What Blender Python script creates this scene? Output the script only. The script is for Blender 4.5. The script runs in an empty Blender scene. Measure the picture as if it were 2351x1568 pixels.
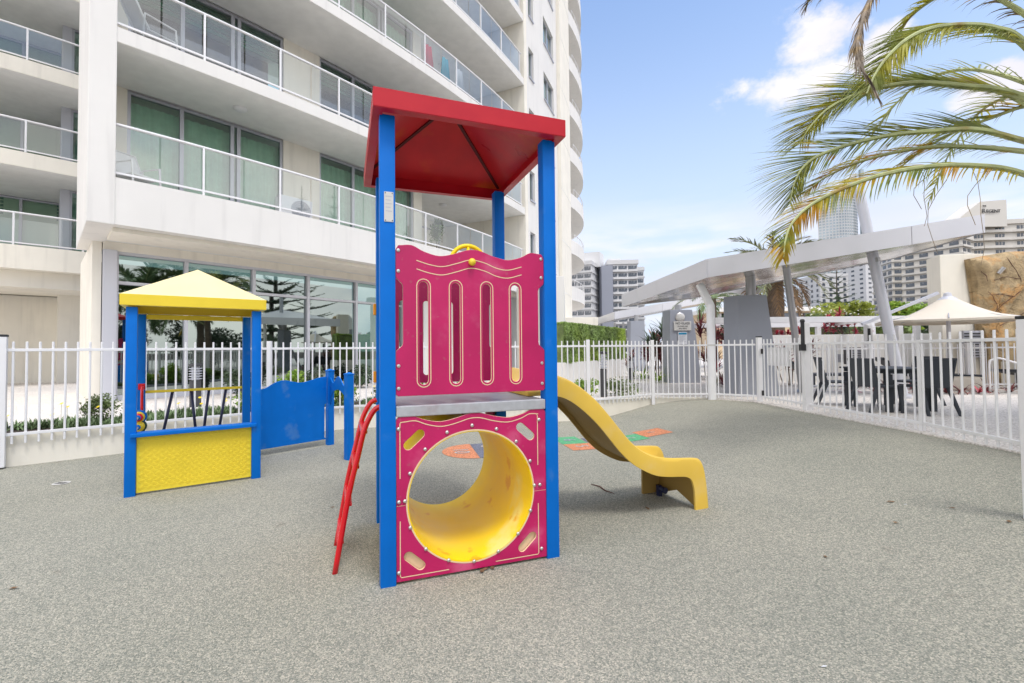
import bpy, bmesh, math, random
from mathutils import Vector, Matrix
R = math.radians
random.seed(7)
S = bpy.context.scene
COL = S.collection

# ------------------------------------------------------------------ camera
cam_d = bpy.data.cameras.new('camera'); cam = bpy.data.objects.new('camera', cam_d); COL.objects.link(cam)
cam_d.sensor_width = 36; cam_d.lens = 16.2; cam_d.shift_y = -0.0037; cam_d.clip_end = 6000; cam_d.clip_start = 0.05
_P, _Q = R(1.5), R(.56)
_fw = Vector((0, math.cos(_P), math.sin(_P))); _r0 = Vector((1, 0, 0)); _u0 = _r0.cross(_fw)
_rt = _r0*math.cos(_Q) - _u0*math.sin(_Q); _up = _u0*math.cos(_Q) + _r0*math.sin(_Q)
cam.matrix_world = Matrix(((_rt.x, _up.x, -_fw.x, 0), (_rt.y, _up.y, -_fw.y, 0), (_rt.z, _up.z, -_fw.z, 1.38), (0, 0, 0, 1)))
S.camera = cam

# ------------------------------------------------------------------ world, sun, exposure
SUN_EL, SUN_AZ = R(66), R(150)       # azimuth measured clockwise from +Y: behind and to the right of the camera
W = bpy.data.worlds.new('World'); S.world = W; W.use_nodes = True
nt = W.node_tree; nt.nodes.clear(); N = nt.nodes.new; L = nt.links.new
out = N('ShaderNodeOutputWorld'); bg = N('ShaderNodeBackground'); bg.inputs[1].default_value = 0.15
sky = N('ShaderNodeTexSky'); sky.sky_type = 'NISHITA'; sky.sun_disc = False
sky.sun_elevation = SUN_EL; sky.sun_rotation = SUN_AZ; sky.air_density = 1.0; sky.dust_density = 1.2; sky.ozone_density = 2.5
tc = N('ShaderNodeTexCoord')
def vmath(op, a, b=None):
    n = N('ShaderNodeVectorMath'); n.operation = op
    for i, v in enumerate((a, b)):
        if v is None: continue
        if isinstance(v, (tuple, list)): n.inputs[i].default_value = v
        else: L(v, n.inputs[i])
    return n
def fmath(op, a, b=None, c=None, clamp=False):
    n = N('ShaderNodeMath'); n.operation = op; n.use_clamp = clamp
    for i, v in enumerate((a, b, c)):
        if v is None: continue
        if isinstance(v, (int, float)): n.inputs[i].default_value = v
        else: L(v, n.inputs[i])
    return n.outputs[0]
D_ = tc.outputs['Generated']
def wnoise(scale, stretch, detail=7, rough=.6, off=(0, 0, 0)):
    v = vmath('MULTIPLY', D_, stretch).outputs[0]; v = vmath('ADD', v, off).outputs[0]
    n = N('ShaderNodeTexNoise'); n.inputs['Scale'].default_value = scale; n.inputs['Detail'].default_value = detail
    n.inputs['Roughness'].default_value = rough; L(v, n.inputs['Vector']); return n.outputs['Fac']
def mrange(v, a, b, c=0., d=1., smooth=True):
    n = N('ShaderNodeMapRange'); n.interpolation_type = 'SMOOTHSTEP' if smooth else 'LINEAR'
    L(v, n.inputs[0]); n.inputs[1].default_value = a; n.inputs[2].default_value = b; n.inputs[3].default_value = c; n.inputs[4].default_value = d
    return n.outputs[0]
puff = wnoise(7., (1, 1, 1.5), 9, .62)
def blob(px, w):
    x, y = px; d = Vector(((x-1176)/1058, 1, (800-y)/1058)).normalized()
    s = vmath('SUBTRACT', D_, tuple(d)).outputs[0]
    s = vmath('MULTIPLY', s, tuple(1/q for q in w)).outputs[0]
    ln = vmath('LENGTH', s).outputs['Value']
    v = fmath('ADD', fmath('SUBTRACT', 1.0, ln), fmath('MULTIPLY', fmath('SUBTRACT', puff, .5), 3.6))
    return mrange(v, .05, .75)
m = None
for px, w in [((1905, 75), (.085, .085, .05)), ((1865, 105), (.06, .06, .045)), ((1835, 188), (.085, .085, .045)), ((1895, 175), (.07, .07, .05)), ((1765, 205), (.06, .06, .035)),
              ((1715, 200), (.05, .05, .035)), ((2010, 130), (.045, .045, .045)), ((2060, 70), (.035, .035, .03)), ((2330, 190), (.05, .05, .03))]:
    b = blob(px, w); m = b if m is None else fmath('MAXIMUM', m, b)
sep = N('ShaderNodeSeparateXYZ'); L(D_, sep.inputs[0])
Zd = sep.outputs[2]; Yd = sep.outputs[1]
low = wnoise(2.6, (1, 1, 5.0), 7, .55, (3.1, 0, 0))
band = fmath('MULTIPLY', mrange(low, .42, .62), fmath('MULTIPLY', mrange(Zd, .34, .16), mrange(Zd, -.02, .04)))
band = fmath('MULTIPLY', band, .75)
m = fmath('MAXIMUM', m, band)
veil = fmath('MULTIPLY', mrange(Zd, .72, .02), .93)      # thin high haze that whitens the sky towards the horizon
# broken cloud over the unseen sky, kept brighter than seen clouds as fill light
over = wnoise(1.7, (1, 1, 1.6), 8, .55, (9.3, 4.2, 0))
rest = fmath('MULTIPLY', mrange(over, .36, .56), mrange(Yd, .42, .05))
rest = fmath('MULTIPLY', rest, .92)
shade = wnoise(4., (1, 1, 2.5), 5, .5, (1, 7, 3))
cc = N('ShaderNodeMix'); cc.data_type = 'RGBA'; L(mrange(shade, .3, .7), cc.inputs[0])
cc.inputs[6].default_value = (3.5, 3.45, 3.9, 1); cc.inputs[7].default_value = (4.25, 4.15, 4.25, 1)
sk = N('ShaderNodeHueSaturation'); sk.inputs['Saturation'].default_value = 1.0; sk.inputs['Value'].default_value = 1.15; L(sky.outputs[0], sk.inputs['Color'])
def cmix(f, a, b):
    q = N('ShaderNodeMix'); q.data_type = 'RGBA'; L(f, q.inputs[0])
    for i, v in ((6, a), (7, b)):
        if isinstance(v, tuple): q.inputs[i].default_value = (*v, 1)
        else: L(v, q.inputs[i])
    return q.outputs[2]
c1_ = cmix(veil, sk.outputs[0], (2.95, 3.35, 4.05))
c2_ = cmix(m, c1_, cc.outputs[2])
c3_ = cmix(rest, c2_, cmix(mrange(shade, .3, .7), (6.4, 6.2, 6.2), (8.2, 7.8, 7.4)))
L(c3_, bg.inputs[0]); L(bg.outputs[0], out.inputs[0])
sd = bpy.data.lights.new('sun', 'SUN'); sd.energy = 1.05; sd.angle = R(15); sd.color = (1, .96, .9)
sun = bpy.data.objects.new('sun', sd); COL.objects.link(sun)
_sv = Vector((math.sin(SUN_AZ)*math.cos(SUN_EL), math.cos(SUN_AZ)*math.cos(SUN_EL), math.sin(SUN_EL)))
sun.rotation_euler = _sv.to_track_quat('Z', 'Y').to_euler(); sun.location = (20, -20, 30)
S.view_settings.view_transform = 'Standard'; S.view_settings.look = 'None'; S.view_settings.gamma = 1
S.view_settings.exposure = 0.78; S.view_settings.use_curve_mapping = False
S.render.engine = 'CYCLES'
S.cycles.max_bounces = 8; S.cycles.transparent_max_bounces = 16; S.cycles.caustics_reflective = False; S.cycles.caustics_refractive = False

# ------------------------------------------------------------------ materials
MAT = {}
def mat(name, col, rough=.6, metal=0., noise=None, bump=None, spec=.5, wear=None, coat=0., alt=None, trans=0., streak=0.):
    """noise=(scale, amount) brightness variation; bump=(scale, strength, dist); alt=(colour, scale, lo, hi) second colour in patches"""
    m = bpy.data.materials.new(name); m.use_nodes = True; t = m.node_tree; n = t.nodes; l = t.links
    p = n['Principled BSDF']; p.inputs['Roughness'].default_value = rough; p.inputs['Metallic'].default_value = metal
    p.inputs['Specular IOR Level'].default_value = spec; p.inputs['Coat Weight'].default_value = coat
    p.inputs['Base Color'].default_value = (*col, 1)
    co = n.new('ShaderNodeTexCoord').outputs['Object']; cur = None
    def tex(scale, detail=5):
        q = n.new('ShaderNodeTexNoise'); q.inputs['Scale'].default_value = scale; q.inputs['Detail'].default_value = detail
        l.new(co, q.inputs['Vector']); return q.outputs['Fac']
    def mixc(f, a, b):
        q = n.new('ShaderNodeMix'); q.data_type = 'RGBA'; l.new(f, q.inputs[0])
        for i, v in ((6, a), (7, b)):
            if isinstance(v, tuple): q.inputs[i].default_value = (*v, 1)
            else: l.new(v, q.inputs[i])
        return q.outputs[2]
    def rng(f, a, b):
        q = n.new('ShaderNodeMapRange'); q.interpolation_type = 'SMOOTHSTEP'; l.new(f, q.inputs[0]); q.inputs[1].default_value = a; q.inputs[2].default_value = b; return q.outputs[0]
    cur = col
    if alt:
        for (c2, sc, a, b) in (alt if isinstance(alt, list) else [alt]): cur = mixc(rng(tex(sc, 6), a, b), cur, c2)
    if noise:
        sc, am = noise; f = rng(tex(sc, 6), .25, .75)
        q = n.new('ShaderNodeMapRange'); l.new(f, q.inputs[0]); q.inputs[3].default_value = 1-am; q.inputs[4].default_value = 1+am*.6
        v = n.new('ShaderNodeHueSaturation'); l.new(q.outputs[0], v.inputs['Value'])
        if isinstance(cur, tuple): v.inputs['Color'].default_value = (*cur, 1)
        else: l.new(cur, v.inputs['Color'])
        cur = v.outputs[0]
        r = n.new('ShaderNodeMapRange'); l.new(f, r.inputs[0]); r.inputs[3].default_value = max(.02, rough-.08); r.inputs[4].default_value = min(1, rough+.1); l.new(r.outputs[0], p.inputs['Roughness'])
    if streak:      # rain runs and grime, stretched down the wall
        sv = n.new('ShaderNodeVectorMath'); sv.operation = 'MULTIPLY'; sv.inputs[1].default_value = (4.5, 4.5, .35); l.new(co, sv.inputs[0])
        sq_ = n.new('ShaderNodeTexNoise'); sq_.inputs['Scale'].default_value = 1.0; sq_.inputs['Detail'].default_value = 6; l.new(sv.outputs[0], sq_.inputs['Vector'])
        sr = n.new('ShaderNodeMapRange'); sr.interpolation_type = 'SMOOTHSTEP'; l.new(sq_.outputs['Fac'], sr.inputs[0]); sr.inputs[1].default_value = .52; sr.inputs[2].default_value = .75; sr.inputs[4].default_value = streak
        cur = mixc(sr.outputs[0], cur, tuple(q*.55 for q in col))
    if not isinstance(cur, tuple): l.new(cur, p.inputs['Base Color'])
    if bump:
        b = n.new('ShaderNodeBump'); b.inputs['Strength'].default_value = bump[1]; b.inputs['Distance'].default_value = bump[2]
        l.new(tex(bump[0], 4), b.inputs['Height']); l.new(b.outputs[0], p.inputs['Normal'])
    if trans:
        ts = n.new('ShaderNodeBsdfTranslucent'); ms = n.new('ShaderNodeMixShader'); ms.inputs[0].default_value = trans
        if isinstance(cur, tuple): ts.inputs[0].default_value = (*[min(1, q*1.5) for q in cur], 1)
        else:
            hv = n.new('ShaderNodeHueSaturation'); hv.inputs['Value'].default_value = 1.5; l.new(cur, hv.inputs['Color']); l.new(hv.outputs[0], ts.inputs[0])
        l.new(p.outputs[0], ms.inputs[1]); l.new(ts.outputs[0], ms.inputs[2]); l.new(ms.outputs[0], n['Material Output'].inputs[0])
    MAT[name] = m; return m
def glass(name, tint, base, rough=0.02, f0=1.5, gcol=(1, 1, 1)):
    m = bpy.data.materials.new(name); m.use_nodes = True; t = m.node_tree; n = t.nodes; l = t.links; n.clear()
    o = n.new('ShaderNodeOutputMaterial'); mix = n.new('ShaderNodeMixShader'); tr = n.new('ShaderNodeBsdfTransparent'); g = n.new('ShaderNodeBsdfGlossy')
    tr.inputs[0].default_value = (*tint, 1); g.inputs['Roughness'].default_value = rough; g.inputs[0].default_value = (*gcol, 1)
    fr = n.new('ShaderNodeFresnel'); fr.inputs[0].default_value = f0
    a = n.new('ShaderNodeMath'); a.operation = 'MULTIPLY_ADD'; a.use_clamp = True; l.new(fr.outputs[0], a.inputs[0]); a.inputs[1].default_value = 1.6; a.inputs[2].default_value = base
    l.new(a.outputs[0], mix.inputs[0]); l.new(tr.outputs[0], mix.inputs[1]); l.new(g.outputs[0], mix.inputs[2]); l.new(mix.outputs[0], o.inputs[0])
    MAT[name] = m; return m
mat('cream_render', (.85, .81, .71), .85, streak=.22, noise=(1.2, .05), bump=(90, .25, .004))
mat('white_render', (.76, .745, .71), .8, streak=.20, noise=(.9, .04), bump=(80, .2, .004))
mat('soffit', (.87, .865, .84), .85, noise=(3, .05), bump=(60, .5, .006))
mat('white_paint', (.80, .80, .81), .38, noise=(5, .03))
mat('alu', (.47, .48, .53), .4, .3)
mat('alu_light', (.62, .63, .68), .45, .2)
mat('curtain', (.84, .90, .86), .9, noise=(6, .08))
mat('blind', (.16, .30, .24), .7)
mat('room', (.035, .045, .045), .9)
mat('fan_white', (.72, .72, .70), .5)
mat('dark', (.02, .02, .022), .5)
mat('red_metal', (.50, .008, .018), .38, spec=.35, noise=(5, .06))
mat('seam_red', (.10, .004, .006), .6)
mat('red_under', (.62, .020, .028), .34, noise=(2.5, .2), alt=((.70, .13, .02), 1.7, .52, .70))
mat('blue_metal', (.0, .150, .58), .45, spec=.18, alt=((.05, .20, .56), 4, .60, .74), streak=.25, noise=(7, .05), bump=(220, .06, .002))
mat('magenta', (.50, .006, .105), .42, noise=(3.2, .14), bump=(260, .12, .001), alt=[((.58, .09, .20), 3.5, .56, .76), ((.46, .05, .12), 22, .64, .72)])
mat('cream_core', (.80, .58, .36), .6)
mat('yellow_tube', (.98, .70, .0), .36, noise=(4, .05), alt=[((.92, .76, .22), 2.3, .60, .72), ((.84, .46, .0), 6, .62, .7)])
mat('yellow_slide', (.76, .50, .07), .42, noise=(2.2, .07), alt=((.74, .52, .16), 3, .5, .7))
mat('yellow_slide_shade', (.36, .23, .06), .6, noise=(3, .1))  # darker copy of the slide yellow: underside and foot shade put into the colour
mat('yellow_paint', (.84, .64, .035), .4, noise=(3, .05))
mat('yellow_skylit', (.86, .76, .40), .35, noise=(2, .05), coat=.5)  # paler roof yellow: bright sky sheen on the slopes put into the colour
mat('yellow_plate', (.86, .68, .045), .45, noise=(3, .05))
mat('red_tube', (.62, .0, .008), .25, coat=.4)
mat('orange', (.85, .32, .01), .5)
mat('deck_metal', (.48, .49, .51), .45, .35, noise=(30, .08), alt=((.42, .36, .38), 5, .5, .7))
mat('navy', (.006, .01, .05), .4)
mat('steel', (.62, .60, .58), .3, .8)
mat('grey_wall', (.33, .35, .40), .85, noise=(1.5, .06), bump=(120, .3, .004))
mat('canopy_metal', (.70, .70, .74), .36, .35, noise=(1.3, .03))
mat('canopy_under', (.60, .59, .57), .20, .65, noise=(2, .05), bump=(1.2, .2, .04))
mat('pole_metal', (.44, .44, .45), .35, .5)
mat('resin', (.04, .047, .058), .55, bump=(240, .4, .003))
mat('fabric_cream', (.76, .69, .58), .85, noise=(2, .03))
mat('sign_white', (.62, .61, .58), .5)
mat('sign_dark', (.05, .05, .055), .6)
mat('paper', (.72, .74, .78), .5)
mat('blue_ink', (.02, .25, .45), .6)
mat('green_door', (.05, .13, .08), .5)
mat('beige_house', (.60, .46, .30), .85, noise=(.6, .06))
mat('soil', (.06, .045, .035), 1, noise=(8, .4), bump=(30, 1, .03))
mat('pebble', (.55, .53, .50), .9, noise=(9, .25), bump=(25, 1, .03))
mat('far_white', (.68, .68, .68), .8, noise=(.08, .05))
mat('far_cream', (.70, .67, .61), .8, noise=(.08, .05))
mat('far_grey', (.33, .35, .41), .8)
mat('far_glass', (.10, .12, .15), .15, .0, spec=.8, noise=(.4, .5), alt=[((.46, .46, .46), .9, .52, .60), ((.03, .035, .045), .7, .60, .68)])
mat('far_blueglass', (.40, .49, .54), .12, .3, spec=.8, noise=(.05, .3))
mat('trunk', (.16, .12, .09), .95, noise=(6, .35), bump=(25, 1, .03))
mat('pine_trunk', (.10, .085, .07), .95, noise=(4, .3))
mat('leaf_shrub', (.15, .21, .06), .6, noise=(3, .5))
mat('leaf_hedge', (.24, .34, .10), .55, noise=(2.2, .4), alt=((.36, .48, .08), .35, .45, .62), trans=.2)
mat('leaf_dark', (.06, .10, .045), .6, noise=(1, .4))
mat('leaf_yellow', (.34, .38, .07), .6, noise=(.5, .35), trans=.2)
mat('leaf_pine', (.10, .155, .085), .7, noise=(.4, .4))
mat('leaf_grey', (.17, .25, .11), .6, noise=(4, .4))
mat('leaf_bright', (.24, .38, .05), .55, noise=(3, .3), alt=((.40,.42,.05), 4, .55, .65), trans=.2)
mat('leaf_red', (.46, .04, .07), .45, noise=(5, .6))
mat('leaf_maroon', (.18, .04, .045), .5, noise=(5, .5), alt=((.25, .10, .03), 2, .5, .65))
mat('leaf_brown', (.20, .12, .06), .8, noise=(6, .35))
mat('frond_green', (.27, .31, .09), .4, noise=(9, .3), alt=[((.42, .40, .05), 1.6, .44, .62), ((.46, .28, .03), 2.7, .60, .70)], trans=.3)
mat('frond_yellow', (.46, .38, .04), .45, noise=(9, .3), alt=[((.50, .28, .03), 2.6, .48, .62), ((.24, .29, .07), 3.3, .52, .62)], trans=.3)
mat('frond_dead', (.27, .22, .17), .8, noise=(9, .4), alt=((.36, .26, .14), 5, .5, .65))
mat('frond_stem', (.42, .46, .22), .5, noise=(5, .2), alt=((.32, .22, .06), 2, .55, .7))
mat('frond_far', (.18, .20, .09), .6, noise=(1, .4), alt=((.22, .17, .10), .8, .5, .6))
mat('flower', (.85, .62, .0), .6)
mat('flower_white', (.8, .78, .65), .6)
mat('towel_red', (.6, .05, .08), .9); mat('towel_blue', (.08, .4, .5), .9); mat('towel_white', (.7, .7, .72), .9)
mat('spin_red', (.7, .01, .02), .3); mat('spin_green', (.01, .05, .03), .3)
mat('twig', (.12, .06, .045), .9)
glass('glass_rail', (.84, .90, .89), .06)
glass('glass_window', (.62, .88, .74), .05)
glass('glass_lobby', (.16, .26, .22), .30, gcol=(.75, .86, .82))

def ground_material():
    m = bpy.data.materials.new('rubber_crumb'); m.use_nodes = True; t = m.node_tree; n = t.nodes; l = t.links; p = n['Principled BSDF']
    co = n.new('ShaderNodeTexCoord').outputs['Object']
    def vor(scale):
        v = n.new('ShaderNodeTexVoronoi'); v.inputs['Scale'].default_value = scale; l.new(co, v.inputs['Vector']); return v
    def ramp(f, stops):
        r = n.new('ShaderNodeValToRGB'); l.new(f, r.inputs[0]); e = r.color_ramp.elements
        while len(e) > 1: e.remove(e[-1])
        e[0].position, e[0].color = stops[0][0], (*stops[0][1], 1)
        for pos, c in stops[1:]: q = e.new(pos); q.color = (*c, 1)
        r.color_ramp.interpolation = 'LINEAR'; return r.outputs[0]
    def mx(f, a, b, mode='MIX'):
        q = n.new('ShaderNodeMix'); q.data_type = 'RGBA'; q.blend_type = mode
        if isinstance(f, float): q.inputs[0].default_value = f
        else: l.new(f, q.inputs[0])
        for i, v in ((6, a), (7, b)):
            if isinstance(v, tuple): q.inputs[i].default_value = (*v, 1)
            else: l.new(v, q.inputs[i])
        return q.outputs[2]
    def noi(scale, detail=4, rough=.5):
        q = n.new('ShaderNodeTexNoise'); q.inputs['Scale'].default_value = scale; q.inputs['Detail'].default_value = detail; q.inputs['Roughness'].default_value = rough; l.new(co, q.inputs['Vector']); return q.outputs['Fac']
    stops = [(0, (.13, .145, .125)), (.3, (.235, .24, .205)), (.55, (.335, .332, .285)), (.78, (.435, .415, .345)), (1, (.66, .60, .50))]
    v1 = vor(165); s1 = n.new('ShaderNodeSeparateColor'); l.new(v1.outputs['Color'], s1.inputs[0])
    c1 = ramp(s1.outputs[0], stops)
    v2 = vor(75); s2 = n.new('ShaderNodeSeparateColor'); l.new(v2.outputs['Color'], s2.inputs[0])
    c2 = ramp(s2.outputs[0], [(0, (.25, .26, .23)), (.5, (.335, .335, .297)), (1, (.43, .41, .355))])
    c = mx(.32, c1, c2)
    big = ramp(noi(.7, 5, .6), [(.3, (.86, .88, .86)), (.7, (1.05, 1.04, 1.01))]); c = mx(1., c, big, 'MULTIPLY')
    q = n.new('ShaderNodeMapRange'); q.interpolation_type = 'SMOOTHSTEP'; l.new(noi(2.3, 6, .65), q.inputs[0]); q.inputs[1].default_value = .64; q.inputs[2].default_value = .74; q.inputs[4].default_value = .34
    c = mx(q.outputs[0], c, (.13, .10, .075))
    l.new(c, p.inputs['Base Color']); p.inputs['Roughness'].default_value = .92; p.inputs['Specular IOR Level'].default_value = .25
    b = n.new('ShaderNodeBump'); b.inputs['Strength'].default_value = .7; b.inputs['Distance'].default_value = .006; l.new(v1.outputs['Distance'], b.inputs['Height']); b.invert = True
    l.new(b.outputs[0], p.inputs['Normal']); MAT['rubber'] = m
    # exposed aggregate paving
    m = bpy.data.materials.new('exposed_aggregate'); m.use_nodes = True; t = m.node_tree; n = t.nodes; l = t.links; p = n['Principled BSDF']
    co = n.new('ShaderNodeTexCoord').outputs['Object']
    v1 = vor(55); s1 = n.new('ShaderNodeSeparateColor'); l.new(v1.outputs['Color'], s1.inputs[0])
    c = ramp(s1.outputs[0], [(0, (.46, .42, .38)), (.35, (.72, .68, .63)), (1, (.84, .80, .76))])
    c = mx(1., c, ramp(noi(.5, 5, .6), [(.3, (.88, .88, .88)), (.7, (1.04, 1.03, 1.02))]), 'MULTIPLY')
    l.new(c, p.inputs['Base Color']); p.inputs['Roughness'].default_value = .9
    b = n.new('ShaderNodeBump'); b.inputs['Strength'].default_value = .5; b.inputs['Distance'].default_value = .005; l.new(v1.outputs['Distance'], b.inputs['Height']); b.invert = True; l.new(b.outputs[0], p.inputs['Normal'])
    MAT['aggregate'] = m
    # coloured crumb for painted games
    for nm, col in (('crumb_orange', (.62, .24, .12)), ('crumb_green', (.11, .40, .20)), ('crumb_blue', (.16, .17, .22)), ('crumb_pale', (.50, .46, .44))):
        m = bpy.data.materials.new(nm); m.use_nodes = True; t = m.node_tree; n = t.nodes; l = t.links; p = n['Principled BSDF']
        co = n.new('ShaderNodeTexCoord').outputs['Object']
        v1 = vor(115); s1 = n.new('ShaderNodeSeparateColor'); l.new(v1.outputs['Color'], s1.inputs[0])
        c = ramp(s1.outputs[0], [(0, tuple(x*.5 for x in col)), (.6, col), (1, tuple(min(1, x*1.3) for x in col))]); l.new(c, p.inputs['Base Color']); p.inputs['Roughness'].default_value = .92
        MAT[nm] = m
    # split sandstone
    m = bpy.data.materials.new('sandstone'); m.use_nodes = True; t = m.node_tree; n = t.nodes; l = t.links; p = n['Principled BSDF']
    co = n.new('ShaderNodeTexCoord').outputs['Object']
    c = ramp(noi(.9, 9, .66), [(.28, (.16, .12, .07)), (.42, (.40, .30, .17)), (.50, (.50, .38, .22)), (.57, (.60, .34, .13)), (.63, (.45, .34, .20)), (.78, (.30, .24, .14))])
    c = mx(1., c, ramp(noi(7, 9, .75), [(.3, (.62, .62, .62)), (.7, (1.2, 1.18, 1.15))]), 'MULTIPLY')
    vv = n.new('ShaderNodeTexVoronoi'); vv.feature = 'DISTANCE_TO_EDGE'; vv.inputs['Scale'].default_value = .55
    wn = n.new('ShaderNodeTexNoise'); wn.inputs['Scale'].default_value = 2.3; wn.inputs['Detail'].default_value = 6; l.new(co, wn.inputs['Vector'])
    av = n.new('ShaderNodeVectorMath'); av.operation = 'ADD'; l.new(co, av.inputs[0]); l.new(wn.outputs['Color'], av.inputs[1]); l.new(av.outputs[0], vv.inputs['Vector'])
    l.new(c, p.inputs['Base Color']); p.inputs['Roughness'].default_value = .85
    ad = n.new('ShaderNodeMath'); ad.operation = 'MULTIPLY_ADD'; l.new(noi(3.5, 9, .7), ad.inputs[0]); ad.inputs[1].default_value = 1.0
    sm = n.new('ShaderNodeMapRange'); l.new(vv.outputs['Distance'], sm.inputs[0]); sm.inputs[2].default_value = .02; sm.inputs[4].default_value = .3; l.new(sm.outputs[0], ad.inputs[2])
    b = n.new('ShaderNodeBump'); b.inputs['Strength'].default_value = 1; b.inputs['Distance'].default_value = .07; l.new(ad.outputs[0], b.inputs['Height']); l.new(b.outputs[0], p.inputs['Normal'])
    MAT['sandstone'] = m
ground_material()

# ------------------------------------------------------------------ mesh helpers
ROOTM = {}
class MB:
    def __init__(s, M=None): s.v = []; s.f = []; s.mi = []; s.M = M or Matrix(); s.cur = 0
    def add(s, vs, fs):
        b = len(s.v); s.v += [s.M @ Vector(p) for p in vs]; s.f += [tuple(b+i for i in f) for f in fs]; s.mi += [s.cur]*len(fs)
    def box(s, a, b):
        x0, y0, z0 = a; x1, y1, z1 = b
        s.add([(x0,y0,z0),(x1,y0,z0),(x1,y1,z0),(x0,y1,z0),(x0,y0,z1),(x1,y0,z1),(x1,y1,z1),(x0,y1,z1)],
              [(0,3,2,1),(4,5,6,7),(0,1,5,4),(1,2,6,5),(2,3,7,6),(3,0,4,7)]); return s
    def cbox(s, c, d, rz=0):
        o = s.M; s.M = o @ Matrix.Translation(c) @ Matrix.Rotation(rz, 4, 'Z')
        s.box((-d[0]/2,-d[1]/2,-d[2]/2), (d[0]/2,d[1]/2,d[2]/2)); s.M = o; return s
    def prism(s, pts, z0, z1):
        n = len(pts); a = sum(pts[i][0]*pts[(i+1)%n][1]-pts[(i+1)%n][0]*pts[i][1] for i in range(n))
        if a < 0: pts = pts[::-1]
        s.add([(x,y,z0) for x,y in pts]+[(x,y,z1) for x,y in pts], [tuple(range(n))[::-1], tuple(range(n,2*n))]+[(i,(i+1)%n,n+(i+1)%n,n+i) for i in range(n)]); return s
    def beam(s, p, q, w, h, up=(0,0,1)):
        p, q = Vector(p), Vector(q); d = (q-p).normalized(); u = Vector(up)
        x = d.cross(u)
        if x.length < 1e-4: x = d.cross(Vector((1,0,0)))
        x.normalize(); y = x.cross(d)
        c = [x*(-w/2)+y*(-h/2), x*(w/2)+y*(-h/2), x*(w/2)+y*(h/2), x*(-w/2)+y*(h/2)]
        s.add([p+k for k in c]+[q+k for k in c], [(0,1,2,3),(7,6,5,4),(1,0,4,5),(2,1,5,6),(3,2,6,7),(0,3,7,4)]); return s
    def tube(s, pts, r, n=8, cap=True):
        pts = [Vector(p) for p in pts]; rs = r if isinstance(r, (list, tuple)) else [r]*len(pts)
        vs = []; ref = None
        for i, p in enumerate(pts):
            d = (pts[min(i+1,len(pts)-1)]-pts[max(i-1,0)]).normalized()
            if ref is None: ref = Vector((0,0,1)) if abs(d.z) < .9 else Vector((1,0,0))
            x = d.cross(ref)
            if x.length < 1e-3: x = d.cross(Vector((.3,.8,.1)))
            x.normalize(); y = x.cross(d); ref = y
            for k in range(n):
                a = 2*math.pi*k/n; vs.append(p+(x*math.cos(a)+y*math.sin(a))*rs[i])
        fs = []
        for i in range(len(pts)-1):
            for k in range(n): fs.append((i*n+k, i*n+(k+1)%n, (i+1)*n+(k+1)%n, (i+1)*n+k))
        if cap: fs.append(tuple(range(n))[::-1]); m = (len(pts)-1)*n; fs.append(tuple(range(m, m+n)))
        s.add(vs, fs); return s
    def lathe(s, c, prof, n=16):
        vs = []; fs = []
        for r, z in prof:
            for k in range(n): a = 2*math.pi*k/n; vs.append((c[0]+r*math.cos(a), c[1]+r*math.sin(a), c[2]+z))
        for i in range(len(prof)-1):
            for k in range(n): fs.append((i*n+k, i*n+(k+1)%n, (i+1)*n+(k+1)%n, (i+1)*n+k))
        m = (len(prof)-1)*n; fs.append(tuple(range(n))[::-1]); fs.append(tuple(range(m, m+n)))
        s.add(vs, fs); return s
    def grid(s, rows):
        n = len(rows[0]); vs = [p for r in rows for p in r]; fs = []
        for i in range(len(rows)-1):
            for k in range(n-1): fs.append((i*n+k, i*n+k+1, (i+1)*n+k+1, (i+1)*n+k))
        s.add(vs, fs); return s
    def arc(s, R0, R1, p0, p1, z0, z1, n=None):
        n = n or max(1, int(abs(p1-p0)/1.0)); vs = []; fs = []
        for i in range(n+1):
            p = p0+(p1-p0)*i/n
            for (r, z) in ((R0,z0),(R1,z0),(R1,z1),(R0,z1)): vs.append(A(r, p, z))
        for i in range(n):
            for k in range(4): fs.append((i*4+k, i*4+(k+1)%4, (i+1)*4+(k+1)%4, (i+1)*4+k))
        fs.append((3,2,1,0)); fs.append((n*4, n*4+1, n*4+2, n*4+3)); s.add(vs, fs); return s
    def build(s, name, m, parent=None, smooth=False, bevel=0, kind=None, label=None, solid=0, fixn=True):
        inv = Matrix()
        if parent is not None: inv = ROOTM.get(parent.name, Matrix()).inverted()
        me = bpy.data.meshes.new(name); me.from_pydata([tuple(inv @ v) for v in s.v], [], s.f); me.update()
        ms = m if isinstance(m, (list, tuple)) else [m]
        for q in ms: me.materials.append(MAT[q])
        if len(ms) > 1: me.polygons.foreach_set('material_index', s.mi)
        if fixn or bevel:
            bm = bmesh.new(); bm.from_mesh(me)
            if fixn: bmesh.ops.recalc_face_normals(bm, faces=bm.faces)
            if bevel:
                bmesh.ops.remove_doubles(bm, verts=bm.verts, dist=1e-5)
                es = [e for e in bm.edges if len(e.link_faces) == 2 and e.calc_face_angle(0) > .6]
                bmesh.ops.bevel(bm, geom=es, offset=bevel, segments=2, profile=.6, affect='EDGES', clamp_overlap=True)
            bm.to_mesh(me); bm.free()
        if smooth: me.polygons.foreach_set('use_smooth', [True]*len(me.polygons)); 
        if smooth == 'auto':
            try: me.set_sharp_from_angle(angle=R(35))
            except Exception: pass
        o = bpy.data.objects.new(name, me); COL.objects.link(o)
        if parent is not None: o.parent = parent; ROOTM[o.name] = ROOTM.get(parent.name, Matrix())
        if kind: o['kind'] = kind
        if label: o['label'] = label
        return o
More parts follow.
